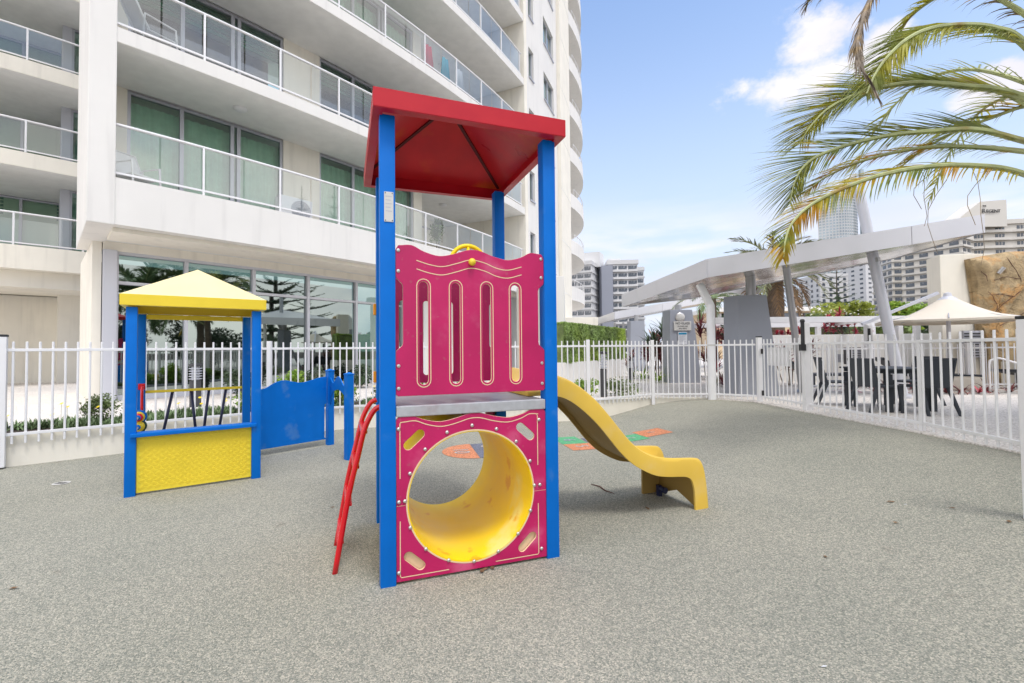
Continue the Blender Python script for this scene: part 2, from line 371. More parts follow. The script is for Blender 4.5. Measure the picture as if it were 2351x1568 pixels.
def A(r, phi, z): a = R(phi); return Vector((-42.4+r*math.cos(a), 42.4-r*math.sin(a), z))
def tag(o, label, cat, group=None):
    o['label'] = label; o['category'] = cat
    if group: o['group'] = group
    return o
def root(name, label, cat, loc=(0,0,0), rz=0, group=None):
    o = bpy.data.objects.new(name, None); COL.objects.link(o); o.location = loc; o.rotation_euler = (0,0,rz); o.empty_display_size = .2
    ROOTM[o.name] = Matrix.Translation(loc) @ Matrix.Rotation(rz, 4, 'Z'); return tag(o, label, cat, group)
def struct(o): o['kind'] = 'structure'; return o
def children(o): return [c for c in bpy.data.objects if c.parent == o]
def copy_tree(o, loc, rz=None, label=None, scale=None):
    def rec(q, par):
        c = q.copy(); COL.objects.link(c); c.parent = par
        for ch in list(q.children): rec(ch, c)
        return c
    r = rec(o, None); r.location = loc
    if rz is not None: r.rotation_euler = (0,0,rz)
    if scale: r.scale = (scale,)*3
    if label: r['label'] = label
    return r
def dup(o, M, parent=None):
    """another piece that shares the mesh of o, placed by a matrix in the parent's space"""
    c = o.copy(); COL.objects.link(c); c.parent = parent if parent is not None else o.parent; c.matrix_local = M; return c
def flat_panel(name, outer, holes, M, th, mats, parent, bevel=.003, label=None):
    """plate in local XZ, thickness along local Y, holes cut; M places it in the world"""
    cu = bpy.data.curves.new(name, 'CURVE'); cu.dimensions = '2D'; cu.fill_mode = 'BOTH'; cu.extrude = th/2-bevel; cu.bevel_depth = bevel; cu.bevel_resolution = 1; cu.offset = -bevel
    for loop in [outer]+holes:
        sp = cu.splines.new('POLY'); sp.points.add(len(loop)-1); sp.use_cyclic_u = True
        for i, (x, y) in enumerate(loop): sp.points[i].co = (x, y, 0, 1)
    o = bpy.data.objects.new(name, cu); COL.objects.link(o); dg = bpy.context.evaluated_depsgraph_get(); dg.update()
    me = bpy.data.meshes.new_from_object(o.evaluated_get(dg)); bpy.data.objects.remove(o); bpy.data.curves.remove(cu)
    T = ROOTM.get(parent.name, Matrix()).inverted() @ M @ Matrix.Rotation(R(90), 4, 'X') if parent else M @ Matrix.Rotation(R(90), 4, 'X')
    me.materials.clear()
    for q in mats: me.materials.append(MAT[q])
    for p in me.polygons: p.material_index = 0 if (abs(p.normal.z) > .9 or len(mats) == 1) else 1
    me.transform(T); me.name = name
    o = bpy.data.objects.new(name, me); COL.objects.link(o)
    if parent: o.parent = parent; ROOTM[o.name] = ROOTM.get(parent.name, Matrix())
    if label: o['label'] = label
    return o
def text(name, body, size, M, m, parent, th=.002, ax='CENTER'):
    cu = bpy.data.curves.new(name, 'FONT'); cu.body = body; cu.size = size; cu.extrude = th/2; cu.align_x = ax; cu.align_y = 'CENTER'
    o = bpy.data.objects.new(name, cu); COL.objects.link(o); dg = bpy.context.evaluated_depsgraph_get(); dg.update()
    me = bpy.data.meshes.new_from_object(o.evaluated_get(dg)); bpy.data.objects.remove(o); bpy.data.curves.remove(cu)
    me.materials.clear(); me.materials.append(MAT[m]); me.transform(ROOTM.get(parent.name, Matrix()).inverted() @ M if parent else M)
    o = bpy.data.objects.new(name, me); COL.objects.link(o)
    if parent: o.parent = parent
    return o
def pill(cx, cz, w, h, ang=0, n=8):
    r = w/2; pts = []
    for k in range(n+1): a = math.pi*k/n; pts.append((r*math.cos(a), h/2-r+r*math.sin(a)))
    for k in range(n+1): a = math.pi+math.pi*k/n; pts.append((r*math.cos(a), -h/2+r+r*math.sin(a)))
    c, s = math.cos(ang), math.sin(ang)
    return [(cx+x*c-z*s, cz+x*s+z*c) for x, z in pts]
def circle(cx, cz, r, n=64): return [(cx+r*math.cos(2*math.pi*k/n), cz+r*math.sin(2*math.pi*k/n)) for k in range(n)]
def smoothpts(pts, sub=6):
    """Catmull-Rom through pts"""
    out = []; P = [Vector(p) for p in pts]; P = [P[0]*2-P[1]]+P+[P[-1]*2-P[-2]]
    for i in range(1, len(P)-2):
        for k in range(sub):
            t = k/sub; a, b, c, d = P[i-1], P[i], P[i+1], P[i+2]
            out.append(.5*((2*b)+(-a+c)*t+(2*a-5*b+4*c-d)*t*t+(-a+3*b-3*c+d)*t**3))
    out.append(P[-2]); return out
def sstep(x): x = max(0, min(1, x)); return x*x*(3-2*x)
def gz(x, y):
    s = 1.4-.4*max(0, min(1, (y-4)/5)); return .285*sstep((x-s)/3.3)
# ================================================================== GROUND
LEFTLINE = [(-6.95,4.95), (-6.21,5.64), (-4.29,7.37), (-2.80,8.29), (-.55,8.62), (1.72,8.93), (2.98,9.87), (4.24,9.83)]
RIGHTLINE = [(4.24,9.83), (4.97,9.3), (5.03,7.92), (5.19,5.88), (5.09,4.66)]
hole = [(-9,3.0), (-6.95,5.02), (-6.21,5.71), (-4.33,7.44), (-2.82,8.37), (-.55,8.70), (1.70,9.02), (2.95,9.97), (4.22,9.92), (4.82,9.25), (4.88,7.92), (5.07,5.88), (5.10,4.64), (4.6,3.85), (3.9,3.0), (3.75,1.5), (3.7,-6), (-9,-6)]
# the playground's rubber surface, one gently rising sheet
g = MB(); rows = []
nx, ny = 70, 60
for j in range(ny+1):
    y = -6+16.3*j/ny
    rows.append([(-9.4+14.9*i/nx, y, gz(-9.4+14.9*i/nx, y)) for i in range(nx+1)])
g.grid(rows); struct(g.build('playground_surface', 'rubber', smooth=True, fixn=False))
def sheet(name, outer, inner, z, m):
    bm = bmesh.new(); es = []
    for loop in [outer]+inner:
        vs = [bm.verts.new((x, y, z)) for x, y in loop]
        es += [bm.edges.new((vs[i], vs[(i+1) % len(vs)])) for i in range(len(vs))]
    bmesh.ops.triangle_fill(bm, edges=es, use_beauty=True); bmesh.ops.recalc_face_normals(bm, faces=bm.faces)
    if sum(f.normal.z for f in bm.faces) < 0: bmesh.ops.reverse_faces(bm, faces=bm.faces)
    me = bpy.data.meshes.new(name); bm.to_mesh(me); bm.free(); me.materials.append(MAT[m])
    o = bpy.data.objects.new(name, me); COL.objects.link(o); return o
struct(sheet('terrace', [(-60,-30), (60,-30), (60,60), (-60,60)], [hole], .30, 'aggregate'))
g = MB(); g.add([(-3000,-3000,-.3), (3000,-3000,-.3), (3000,3000,-.3), (-3000,3000,-.3)], [(0,1,2,3)]); struct(g.build('ground', 'soil'))
# pale edge of the terrace slab round the playground on the pool side
g = MB()
for i in range(8, 14):
    (x0,y0), (x1,y1) = hole[i], hole[i+1]
    g.add([(x0,y0,-.1), (x1,y1,-.1), (x1,y1,.30), (x0,y0,.30)], [(0,1,2,3)])
struct(g.build('terrace_edge', 'aggregate'))

# low white wall under the left fence; its top falls back to the ground at the far corner
def offset(line, d):
    out_ = []
    for i, p in enumerate(line):
        a = Vector(line[max(i-1,0)]); b = Vector(line[min(i+1,len(line)-1)]); t = (b-a).normalized(); out_.append((p[0]-t.y*d, p[1]+t.x*d))
    return out_
wl = [(-9,3.0)]+LEFTLINE[:-1]+[(4.2,9.88)]
fr, bk = offset(wl, .04), offset(wl, .17); tops = [.385]*7+[.33, .315]
g = MB(); vs = []
for (a, b, t) in zip(fr, bk, tops): vs += [(a[0],a[1],-.1), (a[0],a[1],t), (b[0],b[1],t), (b[0],b[1],-.1)]
fs = []
for i in range(len(fr)-1):
    for k in range(4): fs.append((i*4+k, i*4+(k+1)%4, (i+1)*4+(k+1)%4, (i+1)*4+k))
fs += [(0,1,2,3), tuple(range(len(vs)-4, len(vs)))[::-1]]
g.add(vs, fs); tag(g.build('retaining_wall', 'cream_render', bevel=.008), 'low cream rendered wall below the pickets behind the yellow playhouse', 'wall')

# garden bed soil behind it
bed = offset(wl, .17)[1:6], offset(wl, 1.25)[1:6]
g = MB(); g.grid([[(x,y,.345) for x,y in bed[0]], [(x,y,.345) for x,y in bed[1]]]); struct(g.build('garden_soil', 'soil', fixn=False))
g = MB()
b0, b1 = offset(wl, 1.25)[1:6], offset(wl, 1.35)[1:6]
for i in range(4): g.prism([b0[i], b0[i+1], b1[i+1], b1[i]], .28, .37)
tag(g.build('garden_kerb', 'grey_wall'), 'thin grey kerb holding the flower bed behind the white pickets', 'kerb')

# ================================================================== MAIN BUILDING
B = root('apartment_tower', 'tall cream curved apartment block with glass balconies filling the left of the view', 'building', (-3.6, 14.2, .3))
ST = 3.05; F1 = 4.92
def fl(k): return F1+ST*(k-1)
NF = 10
# storey 1 deep parapet and the slabs above
b = MB(); b.arc(46.0, 48.0, 44.0, 26.2, 3.95, F1-.03, 40); b.build('balcony_parapet', 'white_render', B, smooth='auto')
b = MB(); b.arc(46.7, 47.7, 43.98, 26.25, 3.86, 3.95-.003, 40); b.build('soffit_step', 'cream_render', B, smooth='auto')
for k in range(2, NF+1):
    b = MB(); b.arc(46.0, 48.0, 44.0, 26.2, fl(k)-.33, fl(k)-.03, 40); b.build('balcony_slab', 'white_render', B, smooth='auto')
    b = MB(); b.arc(46.0, 47.985, 44.0, 26.2, fl(k)-.338, fl(k)-.331, 30); b.build('balcony_soffit', 'soffit', B, smooth='auto')
    b = MB(); b.arc(43.6, 45.99, 32.2, 26.2, fl(k)-.336, fl(k)-.33, 10); b.build('recess_soffit', 'soffit', B, smooth='auto')
b = MB(); b.arc(43.6, 45.99, 32.2, 26.2, F1-.10, F1-.02, 10); b.build('recess_floor', 'soffit', B)
for k in range(1, 9):
    b = MB(); b.arc(43.3, 45.84, 44.0, 32.3, fl(k+1)-.335, fl(k+1)-.25, 12); b.build('room_ceiling', 'soffit', B)
    b = MB(); b.arc(43.3, 45.84, 44.0, 32.3, fl(k)-.06, fl(k)-.02, 12); b.build('room_floor', 'soffit', B)
# fin walls
def radial(m, R0, R1, p, th, z0, z1):
    a, c = A(R0, p, 0), A(R1, p, 0); m.beam((a.x,a.y,(z0+z1)/2), (c.x,c.y,(z0+z1)/2), th, z1-z0)
b = MB(); radial(b, 44.6, 48.02, 44.22, .42, 3.93, 34.5); b.build('fin_wall', 'white_render', B, bevel=.02)
b = MB(); radial(b, 43.4, 48.02, 26.0, .30, 3.86, 34.5); b.build('fin_wall', 'cream_render', B, bevel=.02)
# facade wall pieces: between windows, beside recess
for (p0, p1) in [(44.0,43.5), (39.05,37.65), (32.75,32.2)]:
    b = MB(); b.arc(45.7, 46.0, p0, p1, F1-.03, 34.5, 3); b.build('wall', 'cream_render', B, smooth='auto')
b = MB(); b.arc(43.4, 46.0, 32.45, 32.2, F1, 34.5, 1); b.build('wall', 'cream_render', B)
b = MB(); b.arc(43.3, 43.6, 32.4, 26.2, F1-.03, 34.5, 6); b.build('wall', 'cream_render', B, smooth='auto')
def winset(k, Rr, p0, p1, mulls, z0, z1, curtain, frame='alu', gl='glass_window'):
    """one glazed opening: frame > mullion, pane; curtain or blind; dark room behind"""
    b = MB(); d = .11
    pw = .055/Rr*57.3*1.3
    b.arc(Rr-d, Rr, p0, p1, z0, z0+.07); b.arc(Rr-d, Rr, p0, p1, z1-.07, z1)
    b.arc(Rr-d-.001, Rr+.001, p0, p0-pw, z0+.07, z1-.07, 1); b.arc(Rr-d-.001, Rr+.001, p1+pw, p1, z0+.07, z1-.07, 1)
    f = b.build('window_frame', frame, B)
    for q in mulls:
        b = MB(); b.arc(Rr-d-.001, Rr+.001, q+pw*.6, q-pw*.6, z0+.07, z1-.07, 1); b.build('mullion', frame, f)
    edges = [p0]+list(mulls)+[p1]
    for a, c in zip(edges[:-1], edges[1:]):
        b = MB(); n = 3; b.grid([[A(Rr-.06, a+(c-a)*i/n, z) for i in range(n+1)] for z in (z0+.03, z1-.03)]); b.build('pane', gl, f, fixn=False)
    if curtain == 'curtain':
        b = MB(); n = int((p0-p1)/57.3*Rr/.022); rr = random.Random(k*7+int(p0)); amp = .03; rows = [[], []]; ph = 0; wob = 0
        for i in range(n+1):
            ph += .75+rr.uniform(-.25,.25); off = amp*math.sin(ph)+.012*math.sin(ph*.31)
            p = p0+(p1-p0)*i/n
            rows[0].append(A(Rr-.26+off, p, z0+.05)); rows[1].append(A(Rr-.25+off*.6, p, z1-.17))
        b.grid(rows); b.build('curtain', 'curtain', B, smooth=True, fixn=False)
    else:
        b = MB()
        for i in range(5): b.arc(Rr-.22, Rr-.2, p0, p1, z1-.12-i*.14, z1-.02-i*.14, 4)
        b.build('blind', 'blind', B)
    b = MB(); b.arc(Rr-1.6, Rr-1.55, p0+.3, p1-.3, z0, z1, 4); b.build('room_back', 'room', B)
for k in range(1, 8):
    z0, z1 = fl(k)-.02, fl(k+1)-.345
    cu = 'curtain' if k != 2 else 'blind'
    winset(k, 45.95, 43.5, 39.05, [42.15, 40.72, 40.52], z0, z1, cu)
    winset(k, 45.95, 37.65, 32.75, [36.1, 34.75, 34.55], z0, z1, cu)
for k in range(1, 7):
    winset(k, 43.64, 31.0, 27.0, [29.7, 28.4], fl(k)-.02, fl(k)+2.3, 'curtain')
# balustrades
posts = [44.05, 42.17, 40.2, 38.29, 36.4, 34.42, 32.46, 30.57, 28.68, 26.6]
proto_post = None
for k in range(1, 9):
    zf = fl(k); Rr = 47.93
    b = MB(); b.tube([A(Rr, 44.05+(26.4-44.05)*i/60, zf+1.06) for i in range(61)], .032, 8); h = b.build('handrail', 'white_paint', B, smooth=True)
    b = MB(); b.arc(Rr-.02, Rr+.02, 44.05, 26.4, zf+.06, zf+.10, 40); b.build('bottom_rail', 'white_paint', B)
    for p in posts:
        a = A(Rr, p, 0)
        b = MB(); b.M = Matrix.Translation((a.x, a.y, zf-.03)) @ Matrix.Rotation(R(90-p), 4, 'Z'); b.box((-.02,-.03,0), (.02,.03,1.07)); b.build('rail_post', 'white_paint', B)
    for a, c in zip(posts[:-1], posts[1:]):
        mid = (a+c)/2
        for (q0, q1) in ((a-.06, mid+.02), (mid-.02, c+.06)):
            b = MB(); b.grid([[A(Rr, q0+(q1-q0)*i/2, z) for i in range(3)] for z in (zf+.10, zf+1.03)]); b.build('glass_panel', 'glass_rail', B, fixn=False)
# ceiling lights
def ceil_light(p, Rr, z):
    a = A(Rr, p, z); o = bpy.data.objects.get('ceiling_light')
    b = MB(); b.lathe((a.x,a.y,a.z), [(.17,0),(.17,-.02),(.13,-.05),(.05,-.07),(.001,-.075)], 20); b.build('ceiling_light', 'white_paint', B, smooth=True)
for k in (2, 3, 4):
    ceil_light(40.9, 46.95, fl(k)-.339); ceil_light(30, 45.6, fl(k)-.34)
# ground storey lobby glazing
b = MB(); b.arc(45.85, 46.15, 44.0, 43.70, .30, 3.75, 1); b.build('corner_panel', 'alu_light', B)
b = MB(); radial(b, 42.0, 46.0, 44.12, .16, .3, 3.95); b.build('wall', 'cream_render', B)
b = MB(); b.arc(45.7, 46.05, 44.0, 33.4, 3.75, 3.95, 12); b.build('wall', 'cream_render', B, smooth='auto')
b = MB(); b.arc(45.80, 46.02, 43.70, 33.5, .30, .42, 12); lf = b.build('lobby_frame', 'alu_light', B)
b = MB(); b.arc(45.88, 46.02, 43.70, 33.5, 3.68, 3.75, 12); b.build('head', 'alu_light', lf)
b = MB(); b.arc(45.88, 46.02, 43.70, 33.5, 2.99, 3.06, 12); b.build('transom', 'alu_light', lf)
mu = [43.70, 42.02, 40.05, 38.11, 36.02, 34.2, 33.5]
for q in mu:
    b = MB(); b.arc(45.87, 46.04, q+.05, q-.05, .42, 3.68, 1); b.build('mullion', 'alu_light', lf)
for a, c in zip(mu[:-1], mu[1:]):
    for (z0, z1) in ((.42, 2.99), (3.06, 3.68)):
        # flat panes, each minutely out of true so that reflections break at the mullions
        j = random.uniform(-.012, .012)
        b = MB(); p, q = A(45.93+j, a-.04, 0), A(45.93-j, c+.04, 0); b.add([(p.x,p.y,z0),(q.x,q.y,z0),(q.x,q.y,z1),(p.x,p.y,z1)], [(0,1,2,3)]); b.build('pane', 'glass_lobby', lf, fixn=False)
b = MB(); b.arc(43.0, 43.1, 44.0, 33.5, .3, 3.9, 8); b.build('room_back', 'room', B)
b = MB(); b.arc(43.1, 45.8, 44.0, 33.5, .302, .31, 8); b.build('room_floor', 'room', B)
# ground storey wall beyond the glass, and the podium that stands forward at the far end
b = MB(); b.arc(45.6, 47.0, 33.4, 26.2, .30, 3.855, 8); b.build('wall', 'white_render', B, smooth='auto')
b = MB(); b.prism([(1.31,16.0), (1.83,16.0), (2.55,22.0), (1.0,22.0), (.2,19.0)], .3, 3.93); b.build('podium_wall', 'white_render', B, bevel=.02)
b = MB(); b.prism([(2.3,24.0), (4.5,24.0), (4.5,30.0), (2.3,30.0)], .3, 3.04); b.build('podium_wall', 'cream_render', B, bevel=.02)
# end wing with small windows
wp = [25.85, 19.0]
b = MB(); b.arc(46.5, 47.8, 25.85, 24.95, 3.9, 34.5, 2); b.build('wall', 'white_render', B)
b = MB(); b.arc(46.5, 47.8, 24.15, 22.3, 3.9, 34.5, 2); b.build('wall', 'white_render', B)
b = MB(); b.arc(46.5, 47.8, 20.0, 19.05, 3.9, 34.5, 2); b.build('wall', 'white_render', B)
b = MB(); b.arc(46.5, 48.0, 19.0, 15.2, .3, 34.5, 4); b.build('wall', 'cream_render', B)
for (p0, p1) in ((24.95,24.15), (22.3,20.0)):
    zprev = .3
    for k in range(1, NF+1):
        s, t = fl(k)+.72, fl(k)+2.2
        b = MB(); b.arc(46.5, 47.8, p0, p1, zprev, s, 2); b.build('wall', 'white_render', B); zprev = t
        b = MB(); b.arc(47.66, 47.86, p0, p1, s-.06, s, 1); w = b.build('window_sill', 'alu', B)
        b = MB(); b.arc(47.60, 47.70, p0, p1, s, s+.06, 1); b.arc(47.60, 47.70, p0, p1, t-.06, t, 1)
        mm = [p0-.05, p1+.05]+([(p0+p1)/2] if p0-p1 > 1 else [])
        for q in mm: b.arc(47.601, 47.701, q+.05, q-.05, s+.06, t-.06, 1)
        f = b.build('window_frame', 'alu', B)
        b = MB(); b.add([A(47.64,p0,s), A(47.64,p1,s), A(47.64,p1,t), A(47.64,p0,t)], [(0,1,2,3)]); b.build('pane', 'glass_window', f, fixn=False)
        b = MB(); b.arc(47.45, 47.5, p0, p1, s, t, 1); b.build('blind', 'curtain', f)
    b = MB(); b.arc(46.5, 47.8, p0, p1, zprev, 34.5, 2); b.build('wall', 'white_render', B)
for k in range(1, NF+1):   # joints
    b = MB(); b.arc(47.99, 48.012, 19.0, 15.2, fl(k)-.18, fl(k)-.155, 4); b.build('joint', 'soffit', B)
# far curved balconies
for k in range(1, NF+1):
    z = fl(k)
    b = MB()
    n = 14; vs = []; fs = []
    def bulge(i): return 47.3+1.25*math.sin(math.pi*(.12+.88*i/n))**.6 if i else 48.0
    for i in range(n+1):
        p = 15.2-11.5*i/n; r = bulge(i)
        for (rr, zz) in ((46.2,z-.35), (r,z-.35), (r,z+.55), (r-.12,z+.55), (r-.12,z-.03), (46.2,z-.03)): vs.append(A(rr,p,zz))
    for i in range(n):
        for q in range(6): fs.append((i*6+q, i*6+(q+1)%6, (i+1)*6+(q+1)%6, (i+1)*6+q))
    b.add(vs, fs); b.build('curved_balcony', 'white_render', B, smooth='auto')
    b = MB(); b.tube([A(bulge(i)-.06, 15.2-11.5*i/n, z+1.0) for i in range(1, n+1)], .025, 6); hr = b.build('handrail', 'white_paint', B)
    for i in range(1, n+1):
        b = MB(); p = A(bulge(i)-.06, 15.2-11.5*i/n, z+.55); b.tube([p, p+Vector((0,0,.45))], .015, 6); b.build('rail_post', 'white_paint', hr)
b = MB(); b.arc(45.9, 46.2, 15.2, 2, .3, 34.5, 10); b.build('wall', 'cream_render', B)
b = MB(); b.arc(30, 45.7, 44.0, 2, 34.5, 35.0, 30); b.build('roof', 'white_render', B)

# left wing, set back
Wg = root('apartment_wing', 'set-back cream wing with three stacked balconies at the left edge of the view', 'building', (-15.2, 15.2, .3))
B_, B = B, Wg
b = MB(); b.arc(36.4, 38.4, 56, 42.6, 4.14, 4.90, 14); b.build('balcony_parapet', 'cream_render', B, smooth='auto')
b = MB(); b.arc(35.0, 37.9, 56, 42.6, 3.6, 4.137, 14); b.build('beam', 'cream_render', B, smooth='auto')
for k in range(1, 8):
    z = fl(k)
    if k > 1:
        b = MB(); b.arc(36.4, 38.4, 56, 42.6, z-.52, z-.03, 14); b.build('balcony_slab', 'cream_render', B, smooth='auto')
        b = MB(); b.arc(34.0, 38.38, 56, 42.6, z-.53, z-.522, 14); b.build('balcony_soffit', 'soffit', B)
    b = MB(); b.tube([A(38.33, 56-13.4*i/30, z+1.03) for i in range(31)], .032, 8); b.build('handrail', 'white_paint', B, smooth=True)
    b = MB(); b.arc(38.31, 38.35, 56, 42.6, z+.04, z+.08, 14); b.build('bottom_rail', 'white_paint', B)
    ps = [53.3, 50.9, 48.4, 46.0, 43.6]
    if k == 1: ps = [53.6, 51.2, 48.8, 46.35, 43.9]
    for q in ps:
        a = A(38.33, q, 0); b = MB(); b.M = Matrix.Translation((a.x,a.y,z-.03)) @ Matrix.Rotation(R(90-q), 4, 'Z'); b.box((-.025,-.03,0), (.025,.03,1.06)); b.build('rail_post', 'white_paint', B)
    for a, c in zip([55.9]+ps, ps+[42.6]):
        b = MB(); b.grid([[A(38.33, a+(c-a)*i/2, zz) for i in range(3)] for zz in (z+.08, z+1.0)]); b.build('glass_panel', 'glass_rail', B, fixn=False)
    winset(k, 36.5, 44.35, 42.4, [], z-.02, z+2.50, 'curtain')
    b = MB(); b.arc(34.2, 36.5, 44.75, 44.35, z-.02, z+2.52, 1); b.build('wall', 'alu_light', B)
    winset(k, 34.2, 56, 44.6, [54, 52, 50, 48, 46.5], z-.02, z+2.50, 'curtain' if k > 1 else 'blind')
    b = MB(); b.arc(34.0, 36.41, 56, 42.6, z-.08, z-.022, 8); b.build('balcony_floor', 'soffit', B)
    a = A(37.2, 47.4, z+2.50); b = MB(); b.lathe((a.x,a.y,a.z), [(.2,0),(.2,-.03),(.14,-.07),(.01,-.09)], 18); b.build('ceiling_light', 'white_paint', B, smooth=True)
b = MB(); b.arc(34.6, 35.8, 44.76, 42.4, .3, 3.6, 3); b.build('wall', 'cream_render', B)
b = MB(); b.arc(34.0, 34.6, 58, 44.76, .3, 3.6, 8); b.build('wall', 'cream_render', B)
b = MB(); b.arc(30, 34.0, 56, 42.6, .3, 30, 8); b.build('core', 'cream_render', B)
B = B_

# things on the balconies
def lounge_chair(p, Rr, z, label, ang):
    a = A(Rr, p, z); t = root('balcony_chair', label, 'chair', tuple(a), R(ang)); M = ROOTM[t.name]
    for s in (-.28, .28):
        b = MB(M); b.tube([(s,-.35,0),(s,-.30,.62),(s,.28,.66),(s,.32,0)], .024, 6); b.build('arm_frame', 'white_paint', t)
    b = MB(M); b.tube([(-.26,.2,.36),(-.26,.52,1.02),(.26,.52,1.02),(.26,.2,.36)], .024, 6)
    b.grid([[(-.26,.2,.38),(.26,.2,.38)],[(-.26,.5,1.0),(.26,.5,1.0)]]); b.build('backrest', 'white_paint', t)
    b = MB(M); b.box((-.27,-.3,.34), (.27,.24,.37)); b.build('seat', 'white_paint', t)
lounge_chair(43.15, 47.35, fl(2), 'white tubular patio chair on the second balcony, top left of the glass rail', 150)
lounge_chair(43.4, 46.9, fl(1), 'white chair leaning at the left end of the lowest balcony', 70)
# air conditioner on the lowest balcony
a = A(46.75, 39.1, fl(1)+.05); ac = root('air_conditioner', 'white air conditioner outdoor unit with round fan on the lowest balcony', 'air conditioner', tuple(a), R(90-39.1)+R(0))
M = ROOTM[ac.name]
M2 = M @ Matrix.Rotation(R(-90), 4, 'Z')
# M2: local x along the outward normal is turned so that -y faces out
nrm = (A(48,39.1,0)-A(46,39.1,0)).normalized(); tan = Vector((-nrm.y, nrm.x, 0))
M2 = Matrix(((tan.x, nrm.x, 0, a.x), (tan.y, nrm.y, 0, a.y), (0, 0, 1, a.z), (0, 0, 0, 1)))
b = MB(M2); b.box((-.45,-.17,.06), (.45,.17,.72)); b.build('housing', 'white_paint', ac, bevel=.015)
b = MB(M2)
for rr in (.07, .12, .17, .22, .27): b.tube([(.12+rr*math.cos(2*math.pi*i/24), .185, .39+rr*math.sin(2*math.pi*i/24)) for i in range(25)], .006, 4, False)
for i in range(12): b.tube([(.12, .185, .39), (.12+.27*math.cos(i*math.pi/6), .185, .39+.27*math.sin(i*math.pi/6))], .005, 4)
b.build('fan_guard', 'alu_light', ac)
b = MB(M2); b.tube([(.12,.168,.39), (.12,.176,.39)], .28, 28); b.build('fan', 'alu', ac)
b = MB(M2); b.box((-.4,-.15,0), (-.3,.15,.06)); b.box((.3,-.15,0), (.4,.15,.06)); b.build('foot', 'dark', ac)
# towels on the third balcony rail
for i, (p, m_, nm) in enumerate([(33.9,'towel_red','red and white'), (32.9,'towel_blue','turquoise'), (31.9,'towel_white','pale striped')]):
    b = MB(); rows = []
    for r_ in range(7):
        z = fl(3)+1.0-.13*r_; wdt = .35+.05*r_
        rows.append([A(47.7+.04*math.sin(q*2.1+i), p+wdt*(q/6-.5), z) for q in range(7)])
    b.grid(rows); tag(b.build('towel', m_, smooth=True, fixn=False), nm+' towel hung to dry behind the third balcony glass', 'towel')

# ================================================================== FENCES
def picket_run(t, line, spacing=.114, zt=1.54, zb=.285, rails=(.402, 1.437), r=.0125, skip=None, sq=.03):
    proto = None
    for i in range(len(line)-1):
        a, c = Vector(line[i]), Vector(line[i+1]); d = c-a; Ln = d.length; d.normalize()
        for z in rails:
            b = MB(); b.beam((a.x,a.y,z), (c.x,c.y,z), sq, sq+.006); b.build('rail', 'white_paint', t, bevel=.003)
        n = max(1, round(Ln/spacing)); st = Ln/n
        for k in range(n):
            p = a+d*(st*(k+.5))
            if proto is None:
                b = MB(); b.M = ROOTM[t.name]; b.tube([(0,0,zb-.28), (0,0,zt-.28-.004), (0,0,zt-.28)], [r, r, r*.7], 8); proto = b.build('picket', 'white_paint', t, smooth='auto'); pinv = ROOTM[t.name].inverted()
                proto.matrix_local = Matrix.Translation(pinv @ Vector((p.x,p.y,.28)))
            else: dup(proto, Matrix.Translation(pinv @ Vector((p.x,p.y,.28))), t)
def fpost(t, x, y, z0, z1, w=.065, cap=False, rz=0):
    b = MB(); b.cbox((x,y,(z0+z1)/2), (w,w,z1-z0), rz); o = b.build('post', 'white_paint', t, bevel=.005)
    if cap:
        b = MB(); b.cbox((x,y,z1+.012), (w*1.06,w*1.06,.022), rz); b.build('cap', 'dark', o, bevel=.004)
    return o
def shift(line, d): return offset(line, d)
fe = root('picket_fence', 'white picket fence on the low wall behind the yellow playhouse', 'fence', (-4.29,7.37,.28))
lf_ = [(-6.19,5.64), (-4.29,7.36), (-3.95,7.58)]
picket_run(fe, lf_); 
picket_run(fe, [(-3.95,7.58), (-2.8,8.29)])
picket_run(fe, [(-2.8,8.29), (-.55,8.62)]); picket_run(fe, [(-.55,8.62), (1.45,8.88)])
for (x, y) in ((-3.98,7.56), (-.55,8.62), (1.46,8.88)): fpost(fe, x, y, .1, 1.56)
fe = root('picket_fence', 'white picket fence at the far corner between slide and downpipe post', 'fence', (2.98,9.87,.28))
picket_run(fe, [(1.52,8.9), (1.75,8.98), (2.98,9.87)], zb=.31); picket_run(fe, [(3.04,9.87), (4.18,9.83)], zb=.31)
fpost(fe, 3.0, 9.87, .15, 1.56)
fe = root('picket_fence', 'short white picket run from the bent downpipe post to the gate hinges', 'fence', (4.6,9.5,.28))
picket_run(fe, [(4.31,9.80), (4.93,9.34)], zb=.32)
fpost(fe, 4.965, 9.27, .27, 1.58, .085, True)
# gate
ga = root('pool_gate', 'white picket gate with white board fixed behind its bars', 'gate', (5.0,8.6,.28))
picket_run(ga, [(4.975,9.17), (5.03,8.02)], zb=.34)
b = MB(); b.cbox((4.99,9.22,1.3), (.03,.06,.10)); b.build('hinge', 'dark', ga, bevel=.004); b = MB(); b.cbox((4.99,9.22,.47), (.03,.06,.10)); b.build('hinge', 'dark', ga, bevel=.004)
b = MB(); b.beam((5.03,9.05,1.2), (5.06,8.42,1.2), .006, .35); b.build('sign_board', 'white_paint', ga)
lp = root('gate_post', 'white gate post with tall black magnetic latch, left of the outdoor table', 'post', (5.03,7.9,.28))
fpost(lp, 5.03, 7.9, .28, 1.80, .10, False)
b = MB(); b.tube([(4.96,7.86,1.33),(4.96,7.86,1.80)], .03, 12); b.cbox((4.95,7.86,1.37), (.085,.07,.11)); b.lathe((4.96,7.86,1.80), [(.033,0),(.04,.02),(.03,.05),(.005,.055)], 12); b.build('latch', 'dark', lp, smooth='auto')
fe = root('picket_fence', 'white picket fence nearest on the right, in front of the outdoor table', 'fence', (5.19,5.88,.28))
picket_run(fe, [(5.04,7.84), (5.19,5.9), (5.12,5.2), (5.07,4.66), (4.9,4.2)], .130, zb=.315)
